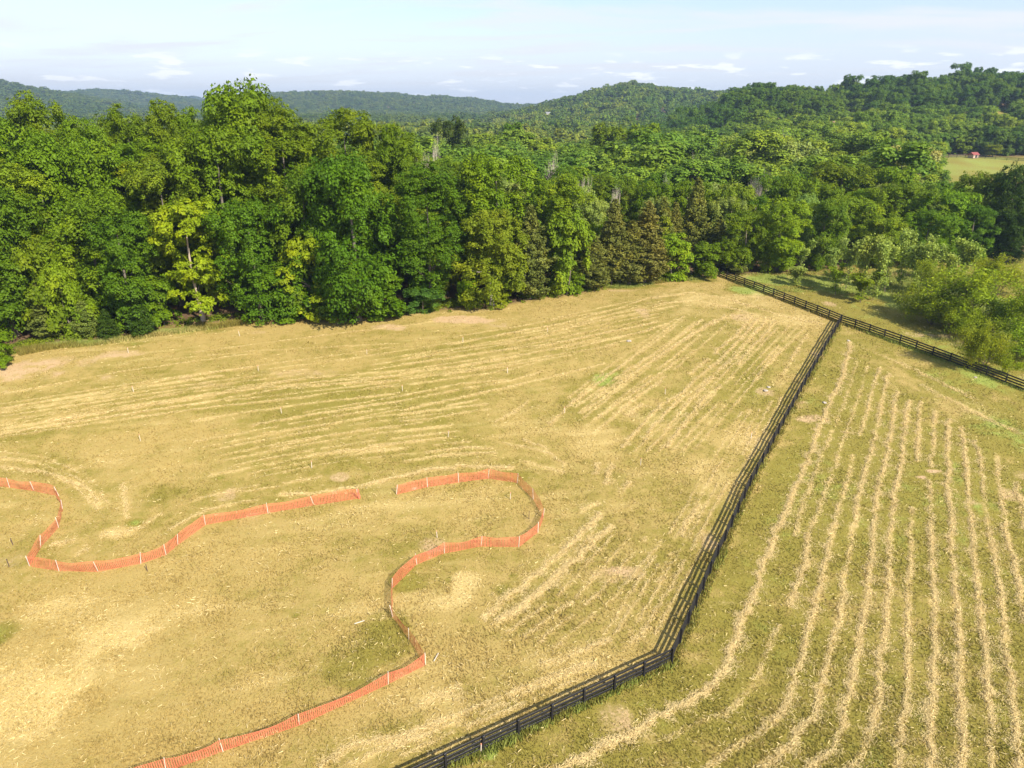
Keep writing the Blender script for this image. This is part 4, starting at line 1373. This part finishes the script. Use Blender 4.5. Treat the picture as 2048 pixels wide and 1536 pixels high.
# trees picked out on the photograph: (kind, px, top, width px, base px or None, depth or None, tint, label[, variant])
TRACED = [
    ('oak', 60, 188, 125, None, 128, 'mid', 'tall oak breaking the skyline at the far left of the wood', 0),
    ('oak', -40, 215, 150, None, 124, 'mid', 'broad oak cut by the left edge high in the wood', 2),
    ('oak', 160, 232, 110, None, 126, 'mid', 'rounded oak between the far left crown and the flat skyline crowns', 2),
    ('oak', 245, 213, 115, None, 134, 'mid', 'oak with the flat topped crown on the left skyline', 0),
    ('oak', 321, 197, 85, None, 133, 'mid', 'oak with a small pointed top on the left skyline', 3),
    ('oak', 374, 209, 85, None, 134, 'mid', 'oak just left of the tallest dome on the skyline', 1),
    ('oak', 488, 164, 185, None, 131, 'mid', 'tallest dome shaped oak of the whole wood standing against the hills', 1),
    ('oak', 448, 196, 120, None, 130, 'mid', 'oak filling the left shoulder of the tallest dome on the skyline', 0),
    ('oak', 530, 190, 120, None, 130, 'mid', 'oak filling the right shoulder of the tallest dome on the skyline', 2),
    ('oak', 558, 228, 150, None, 124, 'mid', 'big oak in front and right of the tallest dome', 1),
    ('oak', 682, 213, 150, None, 130, 'mid', 'broad oak on the skyline right of the tallest dome', 2),
    ('oak', 792, 246, 85, None, 128, 'mid', 'last tall oak on the right shoulder of the left wood', 3),
    ('oak', 430, 254, 175, None, 116, 'mid', 'large mid green oak above the yellow maple', 0),
    ('oak', 60, 262, 170, None, 115, 'mid', 'large oak high at the left, below the skyline oak', 1),
    ('oak', 215, 285, 150, None, 118, 'mid', 'oak in the left wood below the flat topped skyline crown', 3),
    ('oak', 310, 315, 130, None, 114, 'light', 'light olive green oak left of the big mid green oak', 2),
    ('oak', 716, 308, 180, 640, None, 'deep', 'huge deep green oak hanging over the field edge in the left wood', 1),
    ('oak', 862, 322, 120, 618, None, 'deep', 'tall narrow dark oak right of the huge deep green oak', 3),
    ('oak', 990, 304, 195, None, 126, 'mid', 'broad round oak behind the pale green edge tree', 2),
    ('oak', 600, 335, 140, None, 112, 'deep', 'dark green oak left of the huge deep green oak', 1),
    ('oak', 30, 372, 170, 672, None, 'deep', 'low spreading dark oak at the left edge of the field', 0),
    ('oak', 165, 380, 150, None, 107, 'mid', 'mid green oak above the bright green sapling on the left', 1),
    ('oak', 275, 420, 140, 655, None, 'deep', 'deep green oak left of the yellow maple at the edge', 2),
    ('oak', 525, 400, 150, 640, None, 'deep', 'deep green oak between the yellow maple and the lime tree', 3),
    ('oak', 985, 420, 170, 611, None, 'light', 'pale green edge oak leaning over the field with grey trunk', 0),
    ('oak', 1125, 345, 110, None, 124, 'light', 'light green tree on the slope of the canopy above the cedars', 3),
    ('small', 1133, 415, 92, 590, None, 'light', 'slim pale green tree between the first two cedars', 0),
    ('maple', 408, 383, 172, 641, None, 'yellow', 'yellow green layered maple with a thick pale trunk at the field edge', 0),
    ('maple', 640, 462, 138, 640, None, 'yellow', 'second yellow green maple, right of the pale trunked one', 1),
    ('small', 150, 500, 74, 672, None, 'lime', 'bright lime sapling among dark oaks on the left', 0),
    ('small', 95, 470, 110, 676, None, 'mid', 'green edge tree left of the lime sapling', 1),
    ('small', 330, 545, 80, 652, None, 'mid', 'small tree left of the pale trunk, foliage over the bank', 1),
    ('small', 580, 520, 110, 640, None, 'deep', 'leafy edge tree below the dark oak, left of the second maple', 0),
    ('small', 665, 560, 100, 640, None, 'deep', 'low branches tree hanging at the field below the second maple', 1),
    ('small', 760, 540, 110, 634, None, 'deep', 'low leafy tree at the foot of the huge deep green oak', 0),
    ('small', 845, 570, 82, 624, None, 'blue', 'bluish green bushy tree reaching to the ground right of the huge oak', 0),
    ('small', 935, 556, 56, 614, None, 'lime', 'bright green sapling in front of the grey trunk', 1),
    ('small', 1000, 545, 70, 606, None, 'light', 'light green sapling right of the grey trunk', 0),
    ('small', 1065, 560, 54, 594, None, 'mid', 'small green sapling left of the thin trunk tree', 1),
    ('small', 1156, 545, 40, 588, None, 'mid', 'small round sapling standing clear of the cedars', 1),
    ('small', 8, 660, 60, 735, None, 'mid', 'small leafy tree standing out from the wood at the left edge', 1),
    ('oak', -60, 420, 140, 690, None, 'mid', 'oak at the extreme left edge of the wood', 1),
    ('cedar', 100, 562, 66, 675, None, 'olive', 'olive brown cedar at the left field edge', 1),
    ('cedar', 176, 600, 52, 674, None, 'olive', 'small olive cedar with a bare pale trunk on the bank', 2),
    ('cedar', 220, 618, 42, 678, None, 'dark', 'dark little cedar right of the bare trunk cedar', 2),
    ('cedar', 283, 594, 52, 672, None, 'dark', 'dark bushy cedar standing on the bank left of the stump', 2),
    ('cedar', 1060, 410, 76, 598, None, 'olive', 'leftmost of the tall brown cedars, dead branches showing', 1),
    ('cedar', 1180, 462, 84, 578, None, 'olive', 'broad dense cedar at the edge below the taller cedars', 0),
    ('cedar', 1222, 398, 80, 568, None, 'olive', 'tall brown cedar, second behind the broad dense cedar', 0),
    ('cedar', 1288, 402, 92, 566, None, 'brown', 'tall cedar with broad brown skirt left of the bright edge trees', 0),
    ('cedar', 1258, 440, 70, 569, None, 'brown', 'brown cedar between two taller cedars at the edge', 1),
    ('cedar', 1330, 395, 66, None, 138, 'olive', 'tall olive cedar behind the bright green edge trees', 1),
    ('cedar', 1398, 355, 70, None, 144, 'olive', 'tallest olive cedar near the back corner of the field', 0),
    ('cedar', 1440, 438, 64, None, 140, 'olive', 'cedar with bare lower boughs above the fence corner', 1),
    ('cedar', 1470, 505, 50, 545, None, 'brown', 'small brown cedar by the back corner of the board fence', 2),
    ('small', 1345, 462, 84, 560, None, 'lime', 'bright green edge tree right of the brown cedars', 0),
    ('small', 1410, 480, 78, 556, None, 'mid', 'green edge tree left of the fence corner', 1),
    ('small', 1318, 425, 60, None, 136, 'light', 'pale green tree poking up among the cedars', 0),
    ('oak', 1552, 396, 140, 541, None, 'lime', 'round yellow green tree behind the sycamore saplings', 2),
    ('oak', 1640, 400, 110, 536, None, 'mid', 'green tree right of the round yellow green tree', 0),
    ('oak', 1708, 392, 120, None, 150, 'lime', 'yellow green tree above the sycamore saplings', 1),
    ('oak', 1480, 420, 100, 544, None, 'mid', 'tree right of the last cedar behind the fence corner', 1),
    ('oak', 1690, 322, 150, None, 168, 'mid', 'dark topped tree in the middle of the right wood', 2),
    ('oak', 1812, 366, 140, None, 152, 'mid', 'broad tree above the tall saplings in the right wood', 0),
    ('oak', 1900, 380, 130, None, 150, 'lime', 'yellowish tree at the right, left of the shaded wood', 1),
    ('oak', 1975, 345, 110, None, 158, 'mid', 'tree with a pointed top below the far pasture', 3),
    ('oak', 2045, 328, 120, None, 150, 'dark', 'very dark shaded tree at the right edge', 2),  # the deep shade it stands in is put into its leaf tint
    ('oak', 1770, 430, 110, None, 142, 'lime', 'low yellow green tree behind the sycamore saplings', 2),
    ('oak', 1870, 420, 120, None, 141, 'mid', 'tree at the edge of the far small meadow', 0),
    ('oak', 1955, 410, 110, None, 146, 'deep', 'dark tree behind the small meadow', 1),
    ('oak', 2040, 420, 110, None, 144, 'dark', 'dark tree closing the small meadow at the right', 3),  # dark tint stands in for the shade over this end of the wood
    ('mid', 1810, 290, 110, None, 215, 'cream', 'cream tinted tree below the far pasture'),
    ('mid', 1730, 300, 120, None, 225, 'light', 'light feathery tree left of the cream tinted one'),
    ('mid', 1500, 268, 110, None, 240, 'pale', 'pale feathery tree in the middle of the right canopy'),
    ('mid', 1590, 275, 120, None, 225, 'pale', 'second pale feathery tree, right of the first'),
    ('mid', 1290, 240, 100, None, 260, 'mid', 'dark round tree below the nearer wooded hill'),
    ('mid', 1215, 245, 90, None, 262, 'mid', 'green round tree on the canopy left of the dark round one'),
    ('mid', 905, 232, 75, None, 250, 'dark', 'solitary dark domed tree on the canopy in the centre'),
    ('mid', 1035, 244, 60, None, 300, 'deep', 'small dark domed tree right of the solitary dark one'),
    # open trees on the right, beyond the back fence
    ('sycamore', 1602, 478, 42, 550, None, 'silver', 'first silvery sycamore sapling from the left, low bushy foot', 0),
    ('sycamore', 1635, 472, 40, 540, None, 'silver', 'second silvery sycamore sapling, just behind the first', 1),
    ('sycamore', 1690, 471, 46, 578, None, 'silver', 'third silvery sycamore sapling, tall and open', 0),
    ('sycamore', 1720, 467, 44, 590, None, 'silver', 'fourth silvery sycamore sapling beside the third', 1),
    ('sycamore', 1770, 460, 48, 585, None, 'silver', 'tallest silvery sycamore sapling with visible dark stems', 0),
    ('sycamore', 1800, 456, 46, 576, None, 'silver', 'silvery sycamore sapling right of the tallest', 1),
    ('sycamore', 1855, 472, 52, 585, None, 'silver', 'silvery sycamore sapling left of the feathery trees', 0),
    ('sycamore', 1915, 478, 48, 570, None, 'silver', 'rightmost silvery sycamore sapling behind the feathery clump', 1),
    ('sycamore', 1595, 532, 42, 572, None, 'silver', 'low sycamore bush in the tall grass', 1),
    ('sycamore', 1722, 542, 66, 605, None, 'light', 'low leafy sycamore bush below the tall saplings', 0),
    ('locust', 1850, 512, 84, 612, None, 'gold', 'feathery yellow green tree left of the big feathery clump', 0),
    ('locust', 1925, 520, 190, 655, None, 'willow', 'big feathery yellow green tree with several grey stems', 0),
    ('locust', 1862, 570, 110, 648, None, 'gold', 'feathery shrub spreading left at the foot of the big feathery tree', 1),
    ('locust', 1990, 506, 90, 590, None, 'willow', 'feathery tree behind the big one, beside the small meadow', 1),
    ('locust', 2030, 560, 130, 690, None, 'willow', 'feathery yellow green tree at the right edge', 0),
    ('locust', 1958, 640, 95, 742, None, 'gold', 'dense feathery tree close to the back fence', 1),
    ('locust', 2008, 705, 62, 750, None, 'willow', 'thin small tree with forked stems just behind the back fence', 2),
    ('sycamore', 1655, 490, 40, 560, None, 'silver', 'silvery sycamore sapling between the second and third, shorter', 0),
    ('sycamore', 1745, 480, 44, 600, None, 'silver', 'silvery sycamore sapling left of the tallest, nearer the fence', 1),
    ('sycamore', 1828, 482, 46, 592, None, 'silver', 'silvery sycamore sapling just left of the feathery yellow green tree', 1),
    ('sycamore', 1888, 490, 46, 596, None, 'silver', 'silvery sycamore sapling rising behind the feathery tree', 0),
    ('sycamore', 1672, 526, 36, 590, None, 'light', 'short leafy sapling in the tall grass below the third sycamore', 0),
    ('locust', 1985, 585, 120, 668, None, 'willow', 'feathery tree right of the big feathery clump', 0),
    ('locust', 1905, 590, 110, 668, None, 'gold', 'feathery shrub at the front of the big feathery clump', 1),
    ('locust', 2055, 620, 110, 722, None, 'willow', 'feathery bush cut by the right edge above the fence', 1),
    # bare grey trees in the canopy
    ('bare', 842, 285, 46, None, 150, 'grey', 'bare grey tree on the right shoulder of the left wood', 1),
    ('bare', 868, 252, 36, None, 190, 'grey', 'bare pale tree beside the solitary dark dome', 0),
    ('bare', 1122, 288, 60, None, 172, 'grey', 'bare grey twiggy tree in the centre of the canopy', 0),
    ('bare', 1392, 292, 50, None, 178, 'grey', 'bare white branched tree right of centre in the canopy', 0),
    ('bare', 1236, 358, 34, None, 146, 'grey', 'slim bare tree rising above the cedars', 1),
    ('bare', 1512, 343, 62, None, 160, 'grey', 'bare fan shaped tree above the yellow green trees', 1),
    ('bare', 1537, 315, 40, None, 176, 'grey', 'bare tree just behind the fan shaped bare one', 0),
    ('bare', 1325, 330, 40, None, 160, 'grey', 'bare greyish tree between cedars and canopy', 0),
    ('bare', 1165, 338, 36, None, 150, 'grey', 'bare tree left of the slim one above the cedars', 1),
    ('bare', 1575, 246, 40, None, 300, 'grey', 'bare greyish tree far back below the wooded ridge', 0),
]
for tr in TRACED:
    kind, px, top, wpx, base, depth, tint, lab = tr[:8]
    if base is not None:
        b = at(px, base)
        depth = b.y
    x, z, zc = place(px, top, depth)
    if px < 900 and kind == 'oak':
        wpx *= 1.28
    if base is not None:
        x = b.x
    gz = float(T(x, depth))
    hgt = max(z - gz, 1.5)
    root = put_tree(kind, x, depth, hgt, wpx * zc / F, tint, variant=tr[8] if len(tr) > 8 else None,
                    bark=(0.40, 0.32, 0.24) if 'thick pale trunk' in lab else ((0.34, 0.30, 0.27) if 'grey trunk' in lab else None))
    tag(root, lab, 'tree')

# the rest of the wood: the nearest as trees of their own, those behind as one mass
cands = []
gw = np.random.default_rng(77)
yy = 92.0
while yy < 470:
    pitch = 7.4 if yy < 185 else 9.6
    xx = -0.92 * yy
    while xx < 0.95 * yy:
        x = xx + gw.uniform(-.42, .42) * pitch
        y = yy + gw.uniform(-.42, .42) * pitch
        cands.append((x, y))
        xx += pitch
    yy += pitch
N_ALONE = 300 - sum(1 for t in TRACED) - 4
alone, mass = [], []
for x, y in sorted(cands, key=lambda c: c[1] + 0.02 * abs(c[0])):
    r = x / y
    ey = float(edge_y(r))
    if y < ey + 2.5:
        continue
    if r > 0.585 and y > 212:
        if y < PAST_Y + 3:
            continue
    if r > 0.50 and 172 < y < 212 and r < 0.60 and gw.random() < 0.5:
        pass
    if any((x - tx) ** 2 + (y - ty) ** 2 < (2.2 + 0.45 * tr_) ** 2 for tx, ty, tr_ in TREES[:len(TRACED)]):
        continue
    px = 1024 + F * x / (y * cosP + 25 * sinP)
    (alone if len(alone) < N_ALONE else mass).append((x, y, px))
print('alone', len(alone), 'mass', len(mass), 'last y', alone[-1][1])


def wood_height(px, y):
    h = np.interp(px, [0, 620, 760, 900, 1100, 1300, 1700, 1850, 2048], [25, 25, 22, 19, 15.5, 14, 14.5, 13, 12])
    if px < 1780:
        h = h + (19.5 - 4.5 * float(sstep(250, 400, y)) - h) * float(sstep(140, 200, y))
    return float(h) * gw.uniform(.84, 1.10)


TN = ['mid', 'mid', 'mid', 'deep', 'light', 'lime', 'deep', 'pale']
GROUPS = {'L': ('broadleaf tree packed into the dense left wood behind its front row', 'broadleaf trees filling the left wood'),
          'M': ('broadleaf tree filling the canopy behind the row of brown cedars', 'broadleaf trees filling the middle wood'),
          'R': ('broadleaf tree filling the right wood behind the saplings', 'broadleaf trees filling the right wood')}
for x, y, px in alone:
    ey = float(edge_y(x / y))
    hgt = wood_height(px, y)
    front = y - ey < 9
    zone = 'L' if px < 900 else ('M' if px < 1450 else 'R')
    kind = 'oak' if y < 165 else 'mid'
    if front and zone != 'L':
        hgt *= 0.8
    if front and zone == 'L':
        hgt *= gw.uniform(0.5, 0.8)
    if zone == 'M' and gw.random() < 0.22:
        kind = 'cedar'
    wid = hgt * (gw.uniform(.48, .66) if zone == 'L' else gw.uniform(.55, .80))
    if kind == 'cedar':
        root = put_tree('cedar', x, y, hgt * .95, hgt * .38, 'olive', variant=random.randrange(2))
        tag(root, 'brown cedar scattered in the canopy behind the front row of cedars', 'tree', 'cedars scattered in the middle wood')
        continue
    tint = TN[int(gw.integers(len(TN)))] if zone != 'L' else ['mid', 'light', 'deep', 'light', 'mid'][int(gw.integers(5))]
    root = put_tree(kind, x, y, hgt, wid, tint, var=0.25)
    lab, grp = GROUPS[zone]
    if zone == 'L':
        where = ('behind the lime sapling at far left' if px < 230 else 'behind the yellow green maple' if px < 480 else 'behind the paired dark oaks' if px < 640 else 'behind the huge deep green oak')
    elif zone == 'M':
        where = 'behind the pale green edge oak' if px < 1120 else 'behind the row of brown cedars'
    else:
        where = 'behind the first saplings' if px < 1700 else 'behind the tall saplings'
    adj = {'mid': 'mid green', 'deep': 'deep green', 'light': 'light olive green', 'lime': 'yellow green', 'pale': 'pale feathery'}[tint]
    size = 'low ' if hgt < 13 and zone == 'L' else ''
    tag(root, size + adj + ' tree in the wood ' + where, 'tree', grp)


def scatter(name, pts, kind, tint, var):
    """pts rows: x, y, z, scale_xy, scale_z; one mass of trees from shared crowns"""
    pts = np.array(pts, float)
    n = len(pts)
    g = np.random.default_rng(len(name) * 13)
    me = bpy.data.meshes.new(name)
    me.vertices.add(n)
    me.vertices.foreach_set('co', pts[:, :3].astype(np.float32).ravel())
    srcs = [FIRST[(kind, i)][0] for i in range(len(PROTO[kind])) if (kind, i) in FIRST]
    a = me.attributes.new('pick', 'INT', 'POINT')
    a.data.foreach_set('value', g.integers(0, len(srcs), n).astype(np.int32))
    a = me.attributes.new('turn', 'FLOAT_VECTOR', 'POINT')
    rot = np.zeros((n, 3), np.float32)
    rot[:, 2] = g.uniform(0, 6.28, n)
    a.data.foreach_set('vector', rot.ravel())
    a = me.attributes.new('size', 'FLOAT_VECTOR', 'POINT')
    a.data.foreach_set('vector', np.stack([pts[:, 3], pts[:, 3], pts[:, 4]], 1).astype(np.float32).ravel())
    o = obj(name, me)
    o.color = tint + (var,)
    ng = bpy.data.node_groups.new(name, 'GeometryNodeTree')
    ng.interface.new_socket('Geometry', in_out='INPUT', socket_type='NodeSocketGeometry')
    ng.interface.new_socket('Geometry', in_out='OUTPUT', socket_type='NodeSocketGeometry')
    gi, go = ng.nodes.new('NodeGroupInput'), ng.nodes.new('NodeGroupOutput')
    join = ng.nodes.new('GeometryNodeJoinGeometry')
    for s in srcs:
        oi = ng.nodes.new('GeometryNodeObjectInfo')
        oi.transform_space = 'ORIGINAL'
        oi.inputs['Object'].default_value = s
        gti = ng.nodes.new('GeometryNodeGeometryToInstance')
        ng.links.new(oi.outputs['Geometry'], gti.inputs[0])
        ng.links.new(gti.outputs[0], join.inputs[0])
    iop = ng.nodes.new('GeometryNodeInstanceOnPoints')
    iop.inputs['Pick Instance'].default_value = True
    ng.links.new(gi.outputs[0], iop.inputs['Points'])
    ng.links.new(join.outputs[0], iop.inputs['Instance'])
    for nm, typ, sock in (('pick', 'INT', 'Instance Index'), ('turn', 'FLOAT_VECTOR', 'Rotation'), ('size', 'FLOAT_VECTOR', 'Scale')):
        na_ = ng.nodes.new('GeometryNodeInputNamedAttribute')
        na_.data_type = typ
        na_.inputs[0].default_value = nm
        out = [s for s in na_.outputs if s.enabled and s.name == 'Attribute'][0]
        ng.links.new(out, iop.inputs[sock])
    ng.links.new(iop.outputs[0], go.inputs[0])
    m = o.modifiers.new('scatter', 'NODES')
    m.node_group = ng
    tag(o, kind='stuff')
    return o


# four standing trees by the far pasture carry the small far crowns
for i, (px, py, top, w, tint, lab) in enumerate([
        (1834, 303, 262, 40, 'brown', 'brownish round tree at the left corner of the far pasture'),
        (1895, 306, 270, 44, 'mid', 'round green tree behind the far pasture fence, left of the red shed'),
        (1925, 308, 272, 44, 'mid', 'round green tree nearest the red shed on its left'),
        (1985, 314, 288, 40, 'light', 'lighter green tree behind the far pasture, right of the red shed')]):
    b = at(px, py)
    x, z, zc = place(px, top, b.y)
    root = put_tree('far' if i < 3 else 'mid', b.x, b.y, max(z - b.z, 6), w * zc / F, tint, variant=i if i < 3 else 0)
    tag(root, lab, 'tree')

pts = []
for x, y, px in mass:
    h = wood_height(px, y)
    k_ = 0.62 + 0.75 * gw.random() ** 1.6
    pts.append((x, y, float(T(x, y)) - .1, h * k_ * gw.uniform(1.05, 1.45) / 17, h * (0.45 + 0.55 * k_) / 17))
scatter('distant_wood', pts, 'mid', (0.170, 0.255, 0.024), 1.0)


def wedge(y0, y1, pitch, r0, r1, seed, keepf=None):
    g = np.random.default_rng(seed)
    area = 0.5 * (r1 - r0) * (y1 * y1 - y0 * y0)
    n = int(area / pitch ** 2)
    y = np.sqrt(g.uniform(y0 * y0, y1 * y1, n))
    x = g.uniform(r0, r1, n) * y
    if keepf is not None:
        k = keepf(x, y)
        x, y = x[k], y[k]
    return x, y, g


x, y, g = wedge(PAST_Y + 4, PAST_Y + 40, 6.0, 0.55, 0.95, 206)
s = g.uniform(.4, .8, len(x))
scatter('pasture_hedge', np.stack([x, y, T(x, y) - .3, s * g.uniform(.9, 1.3, len(x)), s], 1), 'mid', (0.110, 0.175, 0.016), 1.0)
x, y, g = wedge(470, 760, 8.6, 0.14, 0.95, 201, lambda x, y: ~((x / y > 0.26) & (x / y < 0.66) & (y > 470) & (y < 500)))
s = g.uniform(.5, 1.05, len(x)) * (1 + 0.45 * (g.random(len(x)) < 0.04))
scatter('right_hill_wood', np.stack([x, y, T(x, y) - .3, s * g.uniform(.9, 1.15, len(x)), s], 1), 'mid', (0.095, 0.170, 0.014), 1.0)
x, y, g = wedge(470, 1150, 10.0, -0.95, 0.16, 202)
s = 0.45 + 0.8 * g.random(len(x)) ** 1.5
scatter('valley_wood', np.stack([x, y, T(x, y) - .3, s * 1.05, s], 1), 'far', (0.150, 0.200, 0.025), 1.0)
x, y, g = wedge(760, 1550, 11.0, 0.0, 0.95, 203)
s = 0.35 + 0.95 * g.random(len(x)) ** 1.5
scatter('centre_hill_wood', np.stack([x, y, T(x, y) - .3, s * 1.05, s], 1), 'far', (0.110, 0.178, 0.018), 1.0)
x, y, g = wedge(1150, 3300, 17.0, -0.95, 0.35, 204)
s = g.uniform(.9, 1.3, len(x))
scatter('far_ridge_wood', np.stack([x, y, T(x, y) - .3, s * 1.5, s], 1), 'far', (0.10, 0.150, 0.020), 1.0)
x, y, g = wedge(3300, 5600, 34.0, -0.95, 0.95, 205)
s = g.uniform(1.0, 1.4, len(x))
scatter('horizon_wood', np.stack([x, y, T(x, y) - .3, s * 3.0, s * 1.2], 1), 'far', (0.10, 0.150, 0.020), 0.6)

gu = np.random.default_rng(301)
px_ = gu.uniform(-40, 1435, 1500)
ex = [at(float(p), float(np.interp(p, [a for a, _ in EDGE_PX], [b for _, b in EDGE_PX]))) for p in px_[::3]]
cxy = np.array([(e.x + gu.normal(0, .8), e.y + gu.normal(0.8, 1.1)) for e in ex])
cr_ = gu.uniform(0.2, 0.75, len(cxy)) * (0.4 + 1.2 * vnoise(cxy[:, 0], cxy[:, 1], 9, 302))
li = gu.choice(len(cxy), 26000, p=cr_ ** 2 / (cr_ ** 2).sum())
e = gu.normal(size=(len(li), 3)); e /= np.linalg.norm(e, axis=1, keepdims=True)
e[:, 2] = np.abs(e[:, 2])
pos = np.column_stack([cxy[li], T(cxy[li, 0], cxy[li, 1])]) + e * cr_[li][:, None] * np.array([1.2, 1.2, 1.0]) * gu.uniform(.6, 1.05, (len(li), 1))
nrm = e + gu.normal(size=e.shape) * .4 + np.array([0, 0, .3]); nrm /= np.linalg.norm(nrm, axis=1, keepdims=True)
under = obj('undergrowth', leaves_mesh('undergrowth', pos, nrm, 0.26, gu), mat=M_LEAF)
under.color = (0.150, 0.200, 0.012, 0)
tag(under, kind='stuff')

# ------------------------------------------------------------------ far pasture fence, sheds, houses
M_WALL_W = simple_mat('white_wall', (0.55, 0.53, 0.50), 0.8)
M_WALL_T = simple_mat('tan_wall', (0.45, 0.33, 0.26), 0.8)
M_ROOF_R = simple_mat('red_roof', (0.26, 0.07, 0.06), 0.6)
M_ROOF_G = simple_mat('grey_roof', (0.22, 0.22, 0.23), 0.7)
M_BRICK = simple_mat('pink_brick', (0.55, 0.30, 0.25), 0.85, noise=8.0)
M_GLASS = simple_mat('dark_window', (0.03, 0.035, 0.04), 0.15, 0.5)
board_fence([at(1838, 318), at(1880, 316), at(1930, 315), at(1990, 319), at(2060, 324)],
            'distant dark board fence along the top of the far pasture', pitch=4.2, rails=(0.4, 0.9, 1.35))


def house(px, py, w, d, h, roof_h, wall, roof, name, lab, cat, rz=0.2, chimney=False, lift=0.0):
    p = at(px, py)
    root = empty(name, (p.x, p.y, p.z + lift), rz)
    tag(root, lab, cat)
    obj('wall', box_mesh('wall', w, d, h), root, wall, (0, 0, h / 2))
    bm = bmesh.new()
    o_ = 0.3
    pr = [(-w / 2 - o_, -d / 2 - o_, h), (w / 2 + o_, -d / 2 - o_, h), (w / 2 + o_, d / 2 + o_, h), (-w / 2 - o_, d / 2 + o_, h), (-w / 2 - o_, 0, h + roof_h), (w / 2 + o_, 0, h + roof_h)]
    v = [bm.verts.new(q) for q in pr]
    for f in ((0, 1, 5, 4), (2, 3, 4, 5), (0, 4, 3), (1, 2, 5), (3, 2, 1, 0)):
        bm.faces.new([v[i] for i in f])
    me = bpy.data.meshes.new('roof')
    bm.to_mesh(me); bm.free()
    ro = obj('roof', me, root, roof)
    nwin = max(1, int(w / 4))
    for i in range(nwin):
        obj('window', box_mesh('window', 1.1, 0.12, 1.3), root, M_GLASS, (-w / 2 + (i + .5) * w / nwin, -d / 2 - 0.03, h * .55))
    if chimney:
        obj('chimney', box_mesh('chimney', 1.3, 1.1, 2.6 + roof_h), ro, M_BRICK, (-w * .36, 0, h + roof_h * .5 + 1.2))
    return root


house(1946, 316, 3.4, 3, 1.5, 1.2, M_WALL_T, M_ROOF_R, 'red_shed', 'tiny red roofed shed beside the far pasture fence', 'shed', 0.3)
house(1672, 282, 9, 7, 5, 3.0, M_WALL_T, M_ROOF_G, 'farmhouse', 'house with a pink brick chimney showing above the right canopy', 'house', -0.1, True, 0.5)
house(783, 222, 28, 12, 5, 3, M_WALL_T, M_WALL_T, 'hill_house', 'long tan house at the foot of the far blue ridge', 'house', 0.05, False, 3.0)
house(1096, 246, 8, 6, 4, 2.5, M_WALL_W, M_ROOF_G, 'valley_house', 'white house among trees at the foot of the centre hill', 'house', 0.4, False, 9.0)

# ------------------------------------------------------------------ air
hz = 178.0
me = bpy.data.meshes.new('haze')
S_ = 6900
zb_ = -8.0
vs = [(sx * S_, sy * S_, z) for z in (zb_, hz) for sy in (-1, 1) for sx in (-1, 1)]
me.from_pydata(vs, [], [(0, 2, 3, 1), (4, 5, 7, 6), (0, 1, 5, 4), (2, 6, 7, 3), (0, 4, 6, 2), (1, 3, 7, 5)])
hm = bpy.data.materials.new('air')
hm.use_nodes = True
t = hm.node_tree
t.nodes.clear()
vo = t.nodes.new('ShaderNodeVolumePrincipled')
vo.inputs['Color'].default_value = (0.56, 0.75, 1.0, 1)
vo.inputs['Density'].default_value = HAZE_DENSITY
vo.inputs['Anisotropy'].default_value = 0.2
out = t.nodes.new('ShaderNodeOutputMaterial')
t.links.new(vo.outputs[0], out.inputs['Volume'])
haze = obj('haze', me, mat=hm)
tag(haze, kind='stuff')

tri = sum(sum(len(p.vertices) - 2 for p in m.polygons) for m in bpy.data.meshes if len(m.polygons) < 3000) + sum(len(m.loops) - 2 * len(m.polygons) for m in bpy.data.meshes if len(m.polygons) >= 3000)
print('TRIANGLES', tri, 'hay', len(hay.data.polygons))
